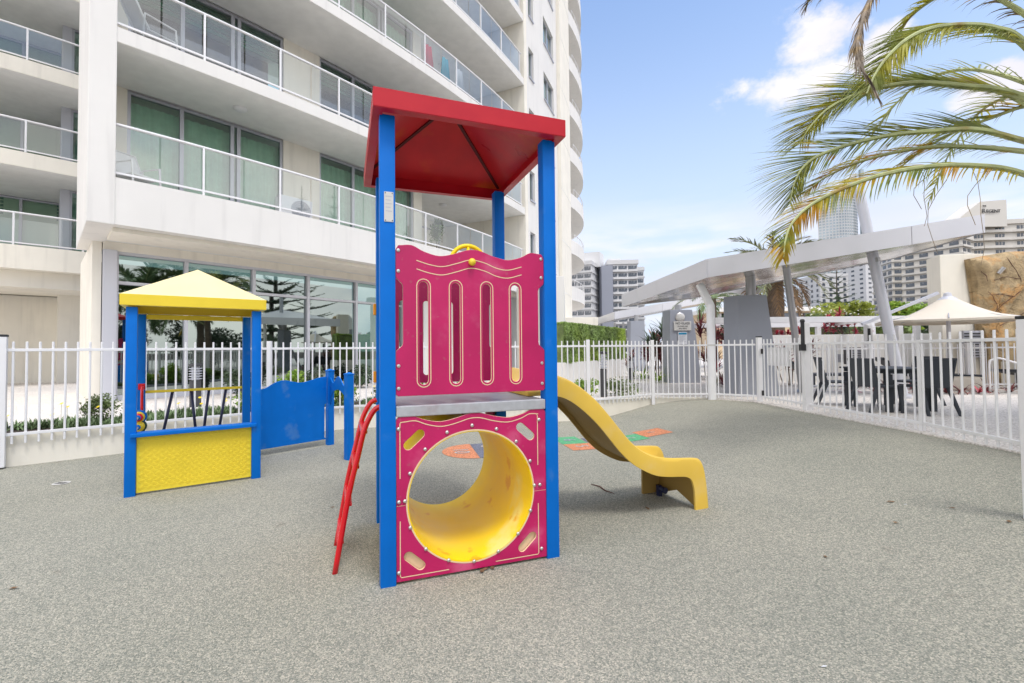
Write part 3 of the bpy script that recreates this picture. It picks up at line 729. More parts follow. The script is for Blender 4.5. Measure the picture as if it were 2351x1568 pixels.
fpost(fe, 5.2, 5.88, .29, 1.42, .05)
np_ = root('fence_post', 'thick white post with black cap cut off by the right edge of the view', 'post', (3.44,3.1,.03))
fpost(np_, 3.512, 3.13, .0, 1.555, .085, True)
gp = root('fence_post', 'wide white gate post with black bolts at the left edge of the view', 'post', (-6.25,5.6,0))
fpost(gp, -6.215, 5.60, .02, 1.60, .11, False, R(40))
b = MB(); b.cbox((-6.215,5.60,1.612), (.12,.12,.03), R(40)); b.build('cap', 'dark', gp, bevel=.01)
for z in (.17, .28, .39):
    b = MB(); b.M = Matrix.Translation((-6.185,5.53,z)) @ Matrix.Rotation(R(-30), 4, 'Z'); b.tube([(0,0,0),(0,-.02,0)], .022, 12); b.build('bolt', 'dark', gp)
# far pool fence
fe = root('picket_fence', 'second white picket fence further back, behind the outdoor table', 'fence', (9,11.6,.28))
picket_run(fe, [(7.35,11.4), (8.9,11.5)], .13, zt=1.42, rails=(.42,1.32)); picket_run(fe, [(8.96,11.5), (13.8,11.2)], .13, zt=1.42, rails=(.42,1.32))
fpost(fe, 8.93, 11.5, .28, 1.5, .09, True); fpost(fe, 7.3, 11.4, .28, 1.45, .07); fpost(fe, 11.2, 11.35, .28, 1.45, .07)

# elbow downpipe post at the corner
ep = root('downpipe', 'tall white pipe post bending up under the canopy at the far fence corner', 'pipe', (4.24,9.83,.28))
b = MB(); b.tube([(4.245,9.83,.26), (4.25,9.83,2.30)], .085, 16); b.build('pipe', 'white_paint', ep, smooth='auto')
b = MB(); b.beam((4.255,9.83,2.27), (4.03,9.86,2.76), .14, .12, (0,1,0)); b.build('elbow', 'white_paint', ep, bevel=.02)
b = MB(); b.tube([(4.246,9.83,1.42), (4.246,9.83,1.455)], .09, 16); b.build('collar', 'sign_white', ep, smooth='auto')
# ================================================================== PLAY TOWER
T = root('play_tower', 'play tower with blue posts, red hipped roof and magenta panels, nearest to the camera', 'play tower', (-.75,2.77,0), R(19.9))
M = ROOTM[T.name]; SD = 1.06
def tpost(x, y, w=.09, z1=2.80, m='blue_metal', t=None, MM=None):
    b = MB(MM or M); b.box((x-w/2,y-w/2,-.06), (x+w/2,y+w/2,z1)); return b.build('post', m, t or T, bevel=.007, smooth='auto')
tp = [tpost(0,0), tpost(SD,0), tpost(.045,SD), tpost(SD,SD)]
# small white plate with screws on the near left post
b = MB(M); b.box((-.02,-.049,2.15), (.034,-.0455,2.33)); pl_ = b.build('label_plate', 'sign_white', tp[0], bevel=.001)
for i in range(5):
    b = MB(M); b.box((-.012,-.0498,2.30-.022*i), (.024-.006*(i%2),-.0492,2.305-.022*i)); b.build('print_line', 'alu', pl_)
for x in (-.013, .027):
    for z in (2.158, 2.322):
        b = MB(M); b.tube([(x,-.049,z), (x,-.0515,z)], .003, 8); b.build('screw', 'dark', pl_)
# roof
rx0, rx1, ry0, ry1 = -.085, 1.14, -.135, 1.255; zb, zt = 2.795, 2.905
b = MB(M); th = .004
def ringside(b, x0, y0, x1, y1): b.beam((x0,y0,(zb+zt)/2), (x1,y1,(zb+zt)/2), .005, zt-zb)
for s in ((rx0,ry0,rx1,ry0),(rx1,ry0,rx1,ry1),(rx1,ry1,rx0,ry1),(rx0,ry1,rx0,ry0)): ringside(b, *s)
rf = b.build('roof_fascia', 'red_metal', T)
b = MB(M); lw = .055
for (x0,y0,x1,y1) in ((rx0,ry0,rx1,ry0+lw),(rx0,ry1-lw,rx1,ry1),(rx0,ry0+lw,rx0+lw,ry1-lw),(rx1-lw,ry0+lw,rx1,ry1-lw)): b.box((x0,y0,zb-.004), (x1,y1,zb))
b.build('roof_lip', 'red_metal', T)
ax, ay, az = (rx0+rx1)/2-.02, (ry0+ry1)/2+.02, 3.27
cs = [(rx0,ry0),(rx1,ry0),(rx1,ry1),(rx0,ry1)]
for i in range(4):
    (x0,y0),(x1,y1) = cs[i], cs[(i+1)%4]
    b = MB(M); p = [Vector((x0,y0,zt)), Vector((x1,y1,zt)), Vector((ax,ay,az))]; nn = (p[1]-p[0]).cross(p[2]-p[0]).normalized()*.006
    # two facets per side, very slightly cranked like folded sheet
    b.add(p+[q-nn for q in p], [(0,1,2),(5,4,3),(0,3,4,1),(1,4,5,2),(2,5,3,0)]); b.build('roof_sheet', 'red_under', T)
for (x,y) in cs:
    b = MB(M); a0 = Vector((x,y,zt-.012)); a1 = Vector((ax,ay,az-.02)); b.beam(a0+(a1-a0)*.03, a1, .026, .012); b.build('hip_seam', 'seam_red', T)
# orange patches on the underside are part of its material colour; finial on top
b = MB(M); b.lathe((ax,ay,az-.01), [(.05,0),(.045,.02),(.01,.03)], 12); b.build('cap', 'red_metal', T)

# upper panels
def wavetop(x0, x1, z0, z1, amp, side=True):
    """top edge from right to left: raised shoulders, two dips, hump in the middle"""
    ctrl = [(.000,0),(.03,0),(.10,.004),(.175,-.030),(.27,-.052),(.36,-.036),(.45,-.006),(.50,0),(.55,-.006),(.64,-.036),(.74,-.052),(.835,-.028),(.90,.004),(.97,0),(1.0,0)]
    pts = smoothpts([(x0+(x1-x0)*t, z1+dz*amp, 0) for t, dz in ctrl], 4)
    return [(p[0], p[1]) for p in pts]
def upper_outline(x0=.046, x1=SD-.046, z0=1.108, z1=2.018):
    top = wavetop(x0+.0, x1, z0, z1, 1.0)
    r = .012
    pts = [(x0,z0+r),(x0,1.375),(x0+.008,1.385),(x0+.038,1.412),(x0+.042,1.43),(x0+.042,1.77),(x0+.036,1.785),(x0+.004,1.815),(x0,1.825),(x0,z1-.03),(x0+.012,z1-.006)]
    pts += top[3:-3]
    pts += [(x1-.012,z1-.006),(x1,z1-.03),(x1,1.825),(x1-.004,1.815),(x1-.036,1.785),(x1-.042,1.77),(x1-.042,1.43),(x1-.038,1.412),(x1-.008,1.385),(x1,1.375),(x1,z0+r),(x1-r,z0),(x0+r,z0)]
    return pts
sx = [.2125, .4125, .614, .8085]
def groove(MM, pts, w, par, y, closed=False):
    """engraved line: a narrow pale ribbon 1 mm proud"""
    P = [Vector((x, y, z)) for x, z in pts]
    if closed: P.append(P[0])
    b = MB(MM); n = len(P); rows = [[], []]
    for i in range(n):
        if closed: d = P[(i+1)%(n-1)]-P[(i-1)%(n-1)]
        else: d = P[min(i+1,n-1)]-P[max(i-1,0)]
        d.normalize(); q = Vector((-d.z,0,d.x))*w/2; rows[0].append(P[i]-q); rows[1].append(P[i]+q)
    b.grid(rows); return b.build('groove', 'cream_core', par, fixn=False)
def upper_panel(y, face, detail=True):
    holes = [pill(x, 1.488, .056, .63) for x in sx]
    p = flat_panel('upper_panel', upper_outline(), holes, M @ Matrix.Translation((0,y,0)), .016, ['magenta','cream_core'], T, .0025)
    if detail:
        for x in sx: groove(M, pill(x, 1.488, .083, .66), .0055, p, y+face*.0092, True)
        for dz in (0, -.052):
            cv = smoothpts([(.17,0,1.930+dz),(.25,0,1.908+dz),(.33,0,1.900+dz),(.42,0,1.924+dz),(.51,0,1.957+dz-.006),(.60,0,1.938+dz),(.68,0,1.908+dz),(.76,0,1.899+dz),(.855,0,1.925+dz)], 5)
            groove(M, [(q.x,q.z) for q in cv], .0055, p, y+face*.0092)
        for x in (.062, SD-.066):
            for z in (1.155, 1.29, 1.86, 1.985):
                b = MB(M); b.tube([(x,y+face*.008,z),(x,y+face*.012,z),(x,y+face*.014,z)], [.011,.010,.004], 12); b.build('bolt', 'steel', p, smooth='auto')
    return p
up1 = upper_panel(-.030, -1); up2 = upper_panel(SD+.02, 1, False)
# steering wheel behind the upper panel, its knob in front
b = MB(M); b.tube([(.515+.115*math.cos(2*math.pi*i/32), .045, 1.945+.115*math.sin(2*math.pi*i/32)) for i in range(33)], .014, 10, False)
for a in (90, 210, 330): b.tube([(.515,.03,1.945), (.515+.11*math.cos(R(a)), .045, 1.945+.11*math.sin(R(a)))], .011, 8)
b.build('steering_wheel', 'yellow_tube', up1, smooth=True)
s_ = [(.001,-.0),(.012,-.002),(.02,-.008),(.024,-.018),(.022,-.028),(.015,-.036),(.001,-.040)]
vs = MB(M @ Matrix.Translation((.515,-.038,1.936)) @ Matrix.Rotation(R(90),4,'X')); vs.lathe((0,0,0), [(r, -z) for r, z in s_], 16); vs.build('knob', 'yellow_paint', up1, smooth=True)
# deck
b = MB(M); b.box((.047,-.044,.985), (SD-.047,SD+.044,1.05)); b.build('deck', 'deck_metal', T, bevel=.006)
# lower panels with the big round opening
def lower_outline(x0=.046, x1=SD-.046, z1=.985):
    top = wavetop(x0, x1, 0, z1, .78); r = .012
    return [(x0,.015),(x0,z1-.02),(x0+.01,z1-.003)]+top[3:-3]+[(x1-.01,z1-.003),(x1,z1-.02),(x1,.015)]
slots = [(.152,.845,-48),(.87,.845,48),(.152,.125,48),(.877,.13,-48)]
def lower_panel(y, face, detail=True):
    holes = [circle(.515, .470, .408, 72)]+[pill(x, z, .055, .15, R(a), 6) for x, z, a in slots]
    p = flat_panel('lower_panel', lower_outline(), holes, M @ Matrix.Translation((0,y,0)), .016, ['magenta','cream_core'], T, .0025)
    if detail:
        for (x, z, a) in slots[2:]:
            pass
        f = y+face*.0092
        cv = [(q[0], q[1]) for q in wavetop(.068, SD-.068, 0, .955, .78)][4:-4]
        groove(M, [(.068,.62),(.068,.945),(.072,.953)]+cv+[(SD-.112,.953),(SD-.104,.945),(SD-.104,.62)], .0055, p, f)
        groove(M, [(.068,.37),(.068,.05),(.074,.04),(.36,.04)], .0055, p, f)
        groove(M, [(SD-.104,.37),(SD-.104,.05),(SD-.11,.04),(.66,.04)], .0055, p, f)
        groove(M, [(.048,.46),(.098,.46)], .002, p, f); groove(M, [(SD-.048,.452),(.925,.452)], .002, p, f)
        for (x, z) in [(.06,.915),(.352,.876),(.511,.908),(.671,.875),(.805,.786),(.90,.652),(.929,.49),(.968,.49),(.90,.33),(.812,.193),(.677,.101),(.518,.064),(.357,.097),(.219,.186),(.127,.326),(.061,.484),(.096,.486),(.126,.646),(.217,.783),(.06,.07),(.976,.073),(.967,.917)]:
            b = MB(M); b.tube([(x,y+face*.008,z),(x,y+face*.013,z),(x,y+face*.017,z),(x,y+face*.019,z)], [.012,.0115,.008,.003], 12); b.build('bolt', 'steel', p, smooth='auto')
    return p
lp1 = lower_panel(-.030, -1); lp2 = lower_panel(SD+.015, 1, False)
# pale plastic sheet behind the two lower slots
b = MB(M); n = 72
for ring, (rr) in enumerate((.408,)):
    rows = []
    for (y, r) in ((-.036,.408),(-.036,.398),(SD+.02,.398),(SD+.02,.408),(-.036,.408)):
        rows.append([(.515+r*math.cos(2*math.pi*i/n), y, .470+r*math.sin(2*math.pi*i/n)) for i in range(n+1)])
    b.grid(rows)
tn = b.build('tunnel', ['yellow_tube'], T, smooth='auto')
b = MB(M)
for y in (-.0395, SD+.0235):
    b.grid([[(.515+r*math.cos(2*math.pi*i/n), y, .470+r*math.sin(2*math.pi*i/n)) for i in range(n+1)] for r in (.404,.413)])
b.build('tunnel_rim', 'cream_core', tn, fixn=False)
b = MB(M)
for x, z, a in slots[2:]: flat_panel('backing_plate', pill(x, z, .066, .162, R(a), 6), [], M @ Matrix.Translation((0,-.012,0)), .006, ['cream_core'], lp1, .001)
# leaf caught at the foot
# ladder on the left side
Ld = root('ladder', 'red curved tube ladder leaning on the left side of the tower deck', 'ladder', (-.83,3.0,0), R(19.9))
Ld2 = Ld
prof = [(-.02,1.02),(-.055,1.005),(-.09,.955),(-.125,.87),(-.165,.70),(-.22,.46),(-.302,-.02)]
pp = smoothpts([(x, 0, z) for x, z in prof], 5)
for y in (.25, .70):
    b = MB(M); b.tube([(p.x, y, p.z) for p in pp], .0175, 12); b.build('stile', 'red_tube', Ld, smooth=True)
for z in (.18, .41, .64, .86):
    # find x on profile
    for i in range(len(pp)-1):
        if (pp[i].z-z)*(pp[i+1].z-z) <= 0: x = pp[i].x; break
    b = MB(M); b.box((x-.022,.262,z-.012), (x+.022,.688,z+.012)); b.build('rung', 'red_tube', Ld, bevel=.006)
# hand grips
for z in (1.17, 1.72):
    b = MB(M); b.box((-.022,SD-.03,z-.045), (-.001,SD+.03,z+.045)); b.build('hand_grip', 'orange', T, bevel=.004)

# ================================================================== SLIDE
sl = root('slide', 'yellow moulded plastic slide running down from the right side of the play tower', 'slide', (.9,3.75,0), R(19.9))
# profile in tower frame: t measured from the right-hand posts
top = [(.00,1.235),(.10,1.222),(.185,1.192),(.298,1.155),(.421,1.087),(.550,.985),(.658,.873),(.768,.745),(.880,.622),(.995,.539),(1.114,.490),(1.239,.464),(1.38,.452),(1.49,.443),(1.56,.425),(1.604,.358),(1.632,.22),(1.645,.093),(1.652,-.01)]
bot = [(.00,1.05),(.10,1.045),(.185,1.030),(.296,1.000),(.418,.922),(.547,.808),(.655,.687),(.765,.558),(.877,.455),(.992,.384),(1.110,.333),(1.236,.310),(1.33,.302),(1.409,.292),(1.46,.268),(1.485,.215),(1.497,.158),(1.500,.09),(1.502,-.01)]
tt = smoothpts([(x,0,z) for x,z in top], 3); bb = smoothpts([(x,0,z) for x,z in bot], 3)
W0, W1 = .33, .90
def sec(i):
    """cross-section ring at station i: outer wall near side, rounded lip, inner wall, bed, far wall"""
    a, c = tt[i], bb[i]; d = a-c; L_ = d.length; u = d/L_
    def P(w, h): q = c+u*h; return (SD+q.x, W0+w, (max(q.z, .09) if .05 < w < W1-W0-.05 else q.z))
    e = W1-W0; lip = .035; f = min(.045, L_*.3)
    bed = .35*L_ if L_ > .14 else .04
    bedf = f+.012
    return [P(0,0), P(-.004,L_-.035), P(.002,L_-.012), P(.016,L_), P(.030,L_-.006), P(.042,L_-.03), P(.052,bedf+.03), P(.075,bedf+.006), P(e/2,bedf), P(e-.075,bedf+.006), P(e-.052,bedf+.03), P(e-.042,L_-.03), P(e-.030,L_-.006), P(e-.016,L_), P(e-.002,L_-.012), P(e+.004,L_-.035), P(e,0),
            P(e-.02,0), P(e-.022,bedf-.006), P(e/2,bedf-.016), P(.022,bedf-.006), P(.02,0)]
rows = [sec(i)+[sec(i)[0]] for i in range(len(tt))]
b = MB(M); b.grid(rows)
def mi(k): return 1 if 16 <= k <= 20 else 0
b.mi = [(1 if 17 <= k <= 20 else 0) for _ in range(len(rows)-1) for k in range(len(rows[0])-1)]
b.build('chute', ['yellow_slide','yellow_slide_shade'], sl, smooth='auto')
b = MB(M); b.box((SD-.10,.14,1.052), (SD+.02,.93,1.085)); b.build('sill', 'yellow_slide', sl, bevel=.01)
for x in (SD-.02,):
    for y in (W0-.02, W1-.01):
        b = MB(M); b.box((SD-.06,y,1.06), (SD+.03,y+.03,1.22)); b.build('side_wing', 'yellow_slide', sl, bevel=.012)
b = MB(M); b.box((SD+1.36,W1-.03,-.01), (SD+1.50,W1-.006,.30)); b.build('foot_web', 'yellow_slide_shade', sl)
b = MB(M); b.tube([(SD+1.47,W1-.16,.07),(SD+1.47,W1-.22,.07)], .028, 14); b.box((SD+1.45,W1-.15,-.01), (SD+1.485,W1-.11,.10)); b.build('anchor', 'navy', sl)

# ================================================================== PLAYHOUSE
PH = root('playhouse', 'open playhouse with blue posts, yellow hipped roof and yellow counter panel', 'playhouse', (-3.715,4.50,0), R(35))
M = ROOTM[PH.name]; SD2 = 1.07
for (x, y) in ((0,0),(SD2,0),(0,SD2),(SD2,SD2)): tpost(x, y, .088, 1.835, 'blue_metal', PH, M)
ov = .085; x0, x1, y0, y1 = -ov, SD2+ov, -ov, SD2+ov; zb, zt = 1.85, 1.955
b = MB(M)
for s in ((x0,y0,x1,y0),(x1,y0,x1,y1),(x1,y1,x0,y1),(x0,y1,x0,y0)): b.beam((s[0],s[1],(zb+zt)/2), (s[2],s[3],(zb+zt)/2), .005, zt-zb)
b.build('roof_fascia', 'yellow_paint', PH)
b = MB(M)
for (a0,b0_,a1,b1_) in ((x0,y0,x1,y0+.05),(x0,y1-.05,x1,y1),(x0,y0+.05,x0+.05,y1-.05),(x1-.05,y0+.05,x1,y1-.05)): b.box((a0,b0_,zb-.004), (a1,b1_,zb))
b.build('roof_lip', 'yellow_paint', PH)
cs = [(x0,y0),(x1,y0),(x1,y1),(x0,y1)]; mx_ = SD2/2
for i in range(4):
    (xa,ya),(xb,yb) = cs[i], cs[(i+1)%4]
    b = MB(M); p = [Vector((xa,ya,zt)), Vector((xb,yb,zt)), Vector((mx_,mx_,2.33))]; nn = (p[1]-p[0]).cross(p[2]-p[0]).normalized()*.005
    b.add(p+[q-nn for q in p], [(0,1,2),(5,4,3),(0,3,4,1),(1,4,5,2),(2,5,3,0)]); b.build('roof_sheet', 'yellow_skylit', PH)
b = MB(M); b.box((.045,SD2-.02,1.78), (SD2-.045,SD2+.02,1.835)); b.build('head_beam', 'yellow_paint', PH, bevel=.004)
# counter panel of raised basket-weave pattern
b = MB(M); b.box((.046,-.012,.02), (SD2-.046,.012,.565)); cp = b.build('counter_panel', 'yellow_plate', PH, bevel=.003)
b = MB(M); rr = 0
sp_ = .062
for i in range(-2, 20):
    for j in range(-1, 20):
        cx, cz = .06+sp_*(i+.5*(j%2)), .035+sp_*.5*j
        if not (.08 < cx < SD2-.08 and .05 < cz < .54): continue
        ang = R(28 if (j%2) else -28); L2, W2 = .025, .006
        for off in (-.011, 0, .011):
            ux, uz = math.cos(ang), math.sin(ang); vx, vz = -uz, ux
            q = [(cx+ux*a*L2+vx*(off+c*W2*.5), cz+uz*a*L2+vz*(off+c*W2*.5)) for a, c in ((-1,-1),(1,-1),(1,1),(-1,1))]
            b.add([(x,-.0122,z) for x,z in q]+[(x+(cx-x)*.1,-.0150,z+(cz-z)*.1) for x,z in q], [(4,5,6,7),(0,1,5,4),(1,2,6,5),(2,3,7,6),(3,0,4,7)])
tr_ = b.build('raised_tread', 'yellow_plate', cp, kind='stuff')
b = MB(M); b.box((-.0,-.075,.567), (SD2,.075,.605)); b.build('counter_ledge', 'blue_metal', PH, bevel=.008)
# music bars: yellow rail with dark rods
b = MB(M); b.box((.045,SD2-.02,.915), (SD2-.045,SD2+.015,.945)); yr = b.build('rail', 'yellow_paint', PH, bevel=.004)
for (xt, xb_) in ((.30,.19),(.485,.545),(.665,.60),(.845,.755)):
    b = MB(M); b.tube([(xt,SD2,.915),(xb_,SD2-.05,.30)], .016, 10); b.build('rod', 'navy', PH, smooth=True)
b = MB(M); b.box((.045,SD2-.07,.26), (SD2-.045,SD2-.03,.31)); b.build('rail', 'blue_metal', PH, bevel=.004)
# red handle and spinning rings on the back left post
b = MB(M); b.tube(smoothpts([(.02,SD2-.045,1.00),(.02,SD2-.09,.985),(.02,SD2-.11,.93),(.02,SD2-.11,.80),(.02,SD2-.10,.72),(.02,SD2-.045,.70)], 4), .014, 8)
b.box((-.02,SD2-.052,.96), (.045,SD2-.044,1.03)); b.build('handle', 'red_tube', PH, smooth='auto')
for i, (z, m1, m2) in enumerate([(.70,'blue_metal','spin_red'), (.60,'spin_green','yellow_paint')]):
    yb = .35+.28*0
    for j, (rad, m_) in enumerate([(.075,m1),(.058,'yellow_paint'),(.045,m2),(.028,'blue_metal')]):
        b = MB(M); yy = .55-.035*j; q = [(rad*math.sin(math.pi*k/8), -.018*math.cos(math.pi*k/8)) for k in range(9)]
        b.M = M @ Matrix.Translation((.02,yy,z)) @ Matrix.Rotation(R(90),4,'X'); b.lathe((0,0,0), [(max(.002,r), h) for r, h in q], 16); b.build('spinning_disc', m_, PH, smooth=True)
for z in (.70,.60):
    b = MB(M); b.tube([(.02,.044,z),(.02,SD2-.044,z)], .010, 8); b.build('bar', 'steel', PH, smooth=True)

# blue wavy barrier beside the playhouse
WP = root('play_barrier', 'blue wavy-topped barrier panel ending in two short blue posts', 'play panel', (-2.72,6.88,0))
pts_ = [(-3.46,6.0), (-2.72,6.88), (-2.10,5.93)]
def bpost(x, y, z1):
    rz = R(50)
    b = MB(Matrix.Translation((x,y,0)) @ Matrix.Rotation(rz,4,'Z')); b.box((-.045,-.045,-.05), (.045,.045,z1)); o = b.build('post', 'blue_metal', WP, bevel=.006)
    b = MB(Matrix.Translation((x,y,z1)) @ Matrix.Rotation(rz,4,'Z')); b.add([(-.05,-.05,0),(.05,-.05,0),(.05,.05,0),(-.05,.05,0),(-.05,-.05,.012),(.05,-.05,.012),(.05,.05,.012),(-.05,.05,.012),(0,0,.035)], [(0,3,2,1),(0,1,5,4),(1,2,6,5),(2,3,7,6),(3,0,4,7),(4,5,8),(5,6,8),(6,7,8),(7,4,8)]); b.build('cap', 'blue_metal', o)
bpost(-2.72,6.88,1.09); bpost(-2.10,5.93,1.08)
def framed(p, q):
    d = Vector((q[0]-p[0], q[1]-p[1])); return Matrix.Translation((p[0],p[1],0)) @ Matrix.Rotation(math.atan2(d.y,d.x),4,'Z'), d.length
MF, Lf = framed(pts_[0], pts_[1])
top_ = smoothpts([(.06,.90,0),(.14,.885,0),(.24,.90,0),(.36,.965,0),(.48,.99,0),(.60,.965,0),(.72,.945,0),(.84,.965,0),(.98,1.0,0),(Lf-.055,1.01,0)], 4)
flat_panel('barrier_panel', [(.06,.09)]+[(p.x,p.y) for p in top_]+[(Lf-.055,.62),(Lf-.085,.60),(Lf-.085,.12),(Lf-.055,.09)], [], MF, .016, ['blue_metal','blue_metal'], WP)
MF2, Lf2 = framed(pts_[1], pts_[2])
tp_ = smoothpts([(.05,1.0,0),(.15,.95,0),(.28,.93,0),(.42,1.0,0),(.56,1.035,0),(.72,.99,0),(.85,.93,0),(.98,.93,0),(Lf2-.05,.985,0)], 4)
lo_ = smoothpts([(Lf2-.05,.66,0),(Lf2-.12,.74,0),(.85,.81,0),(.56,.85,0),(.28,.81,0),(.14,.72,0),(.05,.60,0)], 4)
flat_panel('barrier_panel', [(p.x,p.y) for p in tp_]+[(p.x,p.y) for p in lo_], [], MF2, .016, ['blue_metal','blue_metal'], WP)
for z in (.98,.85,.20,.10):
    for dx in (Lf-.10,):
        b = MB(MF); b.tube([(dx,-.009,z),(dx,-.014,z)], .012, 10); b.build('bolt', 'blue_metal', WP)

# ================================================================== HOPSCOTCH, DRAIN, TWIG
def decal(name, pts, m, label, lift=.004):
    c = (sum(p[0] for p in pts)/len(pts), sum(p[1] for p in pts)/len(pts))
    b = MB(); n = len(pts); vs = [(c[0],c[1],gz(*c)+lift)]
    K = 6
    for k in range(1, K+1):
        for p in pts:
            x = c[0]+(p[0]-c[0])*k/K; y = c[1]+(p[1]-c[1])*k/K; vs.append((x,y,gz(x,y)+lift))
    fs = [(0, 1+i, 1+(i+1)%n) for i in range(n)]
    for k in range(K-1):
        for i in range(n): a = 1+k*n+i; d = 1+k*n+(i+1)%n; fs.append((a, a+n, d+n, d))
    b.add(vs, fs); o = b.build(name, m, fixn=False); o['kind'] = 'structure'; o['label'] = label; return o
hd = Vector((.97,.24)).normalized()   # direction of the game
hn = Vector((-hd.y, hd.x))
def hp(a, c): v = Vector((-.53,6.36))+hd*a+hn*c; return (v.x, v.y)
arc_ = [hp(-.44*math.cos(R(t)), .46*math.sin(R(t))) for t in range(-90, 91, 10)]
decal('hopscotch_panel', arc_, 'crumb_orange', 'orange half-round hopscotch end marked 10 seen through the tunnel')
def sq(a0, a1, c0, c1):
    return [hp(a0+(a1-a0)*i/6, c0) for i in range(6)]+[hp(a1, c0+(c1-c0)*i/6) for i in range(6)]+[hp(a1+(a0-a1)*i/6, c1) for i in range(6)]+[hp(a0, c1+(c0-c1)*i/6) for i in range(6)]
decal('hopscotch_panel', sq(.005,.42,.003,.45), 'crumb_blue', 'blue grey hopscotch square beside the orange half-round')
decal('hopscotch_panel', sq(.005,.42,-.45,0), 'crumb_blue', 'blue grey hopscotch square marked 9, nearer the camera')
decal('hopscotch_panel', sq(.425,.85,-.21,.21), 'crumb_orange', 'orange hopscotch square behind the blue posts')
decal('hopscotch_panel', sq(1.30,1.68,.035,.56), 'crumb_green', 'green hopscotch square under the top of the slide')
decal('hopscotch_panel', sq(1.30,1.70,-.38,.03), 'crumb_orange', 'orange hopscotch square just in front of the green one by the slide')
decal('hopscotch_panel', sq(1.705,2.12,-.05,.38), 'crumb_blue', 'blue grey hopscotch square half hidden behind the slide')
decal('hopscotch_panel', sq(2.20,2.60,-.14,.28), 'crumb_green', 'green hopscotch square peeping out right of the slide')
decal('hopscotch_panel', sq(2.605,3.06,-.03,.42), 'crumb_orange', 'orange hopscotch square farthest right, marked 1')
def num(s, a, c, size=.26, m='crumb_pale'):
    x, y = hp(a, c); o = text('hopscotch_number', s, size, Matrix.Translation((x,y,gz(x,y)+.0085)) @ Matrix.Rotation(math.atan2(hd.y,hd.x)-R(90),4,'Z'), m, None, .002)
    o['kind'] = 'structure'; o['label'] = 'painted hopscotch number '+s
num('10', -.19, 0, .30); num('8', .21, .22); num('9', .21, -.22); num('7', .64, 0); num('6', 1.49, .30, m='grey_wall'); num('5', 1.50, -.17); num('4', 1.9, .17); num('2', 2.40, .07); num('1', 2.83, .2)
dr = root('floor_drain', 'small oval slotted drain set in the rubber surface at lower left', 'drain', (-4.83,4.96,.002))
b = MB(); b.add([(-4.83+.075*math.cos(2*math.pi*i/20), 4.96+.075*math.sin(2*math.pi*i/20), .0045) for i in range(20)], [tuple(range(20))]); b.build('plate', 'sign_white', dr)
for i in range(5):
    b = MB(); x = -4.875+.022*i; b.box((x-.005,4.925,.005), (x+.005,4.995,.0065)); b.build('slot', 'dark', dr)
tw = MB(); tw.tube([(.79,4.72,.008),(.86,4.62,.012),(.89,4.50,.008),(.955,4.40,.010)], [.004,.007,.006,.003], 6); tag(tw.build('twig', 'twig', smooth=True), 'dry brown palm twig lying on the rubber between tower and slide foot', 'twig')
lb = MB()
rr = random.Random(5)
lfm = None
for i, (x, y) in enumerate([(-.18,2.93),(-.14,2.95),(-.20,2.91),(-2.95,2.75),(3.0,3.7),(3.25,3.45),(2.75,3.35),(3.35,3.15),(-1.6,4.1),(1.15,4.0),(2.0,3.0)]):
    z = gz(x,y)+.004; a = rr.uniform(0,6.28); L_ = rr.uniform(.018,.035); w = L_*.4
    b = MB(Matrix.Translation((x,y,z)) @ Matrix.Rotation(a,4,'Z')); b.add([(-L_,0,0),(-L_*.3,-w,.006),(L_*.5,-w*.8,.004),(L_,0,.009),(L_*.5,w*.8,.002),(-L_*.3,w,.007),(0,0,.010)], [(0,1,6),(1,2,6),(2,3,6),(3,4,6),(4,5,6),(5,0,6)])
    o = tag(b.build('dry_leaf', 'leaf_brown'), 'small dry brown leaf lying on the grey rubber surface', 'leaf', 'dry leaves on the rubber surface')
for i, (x, y) in enumerate([(-2.28,3.78),(1.33,2.02),(3.05,3.62)]):
    b = MB(Matrix.Translation((x,y,gz(x,y)+.004))); b.add([(-.014,0,0),(0,-.006,.003),(.014,0,.004),(0,.007,.001)], [(0,1,2,3)])
    tag(b.build('petal', 'paper'), 'tiny white petal on the grey rubber surface', 'petal', 'white petals on the rubber surface')
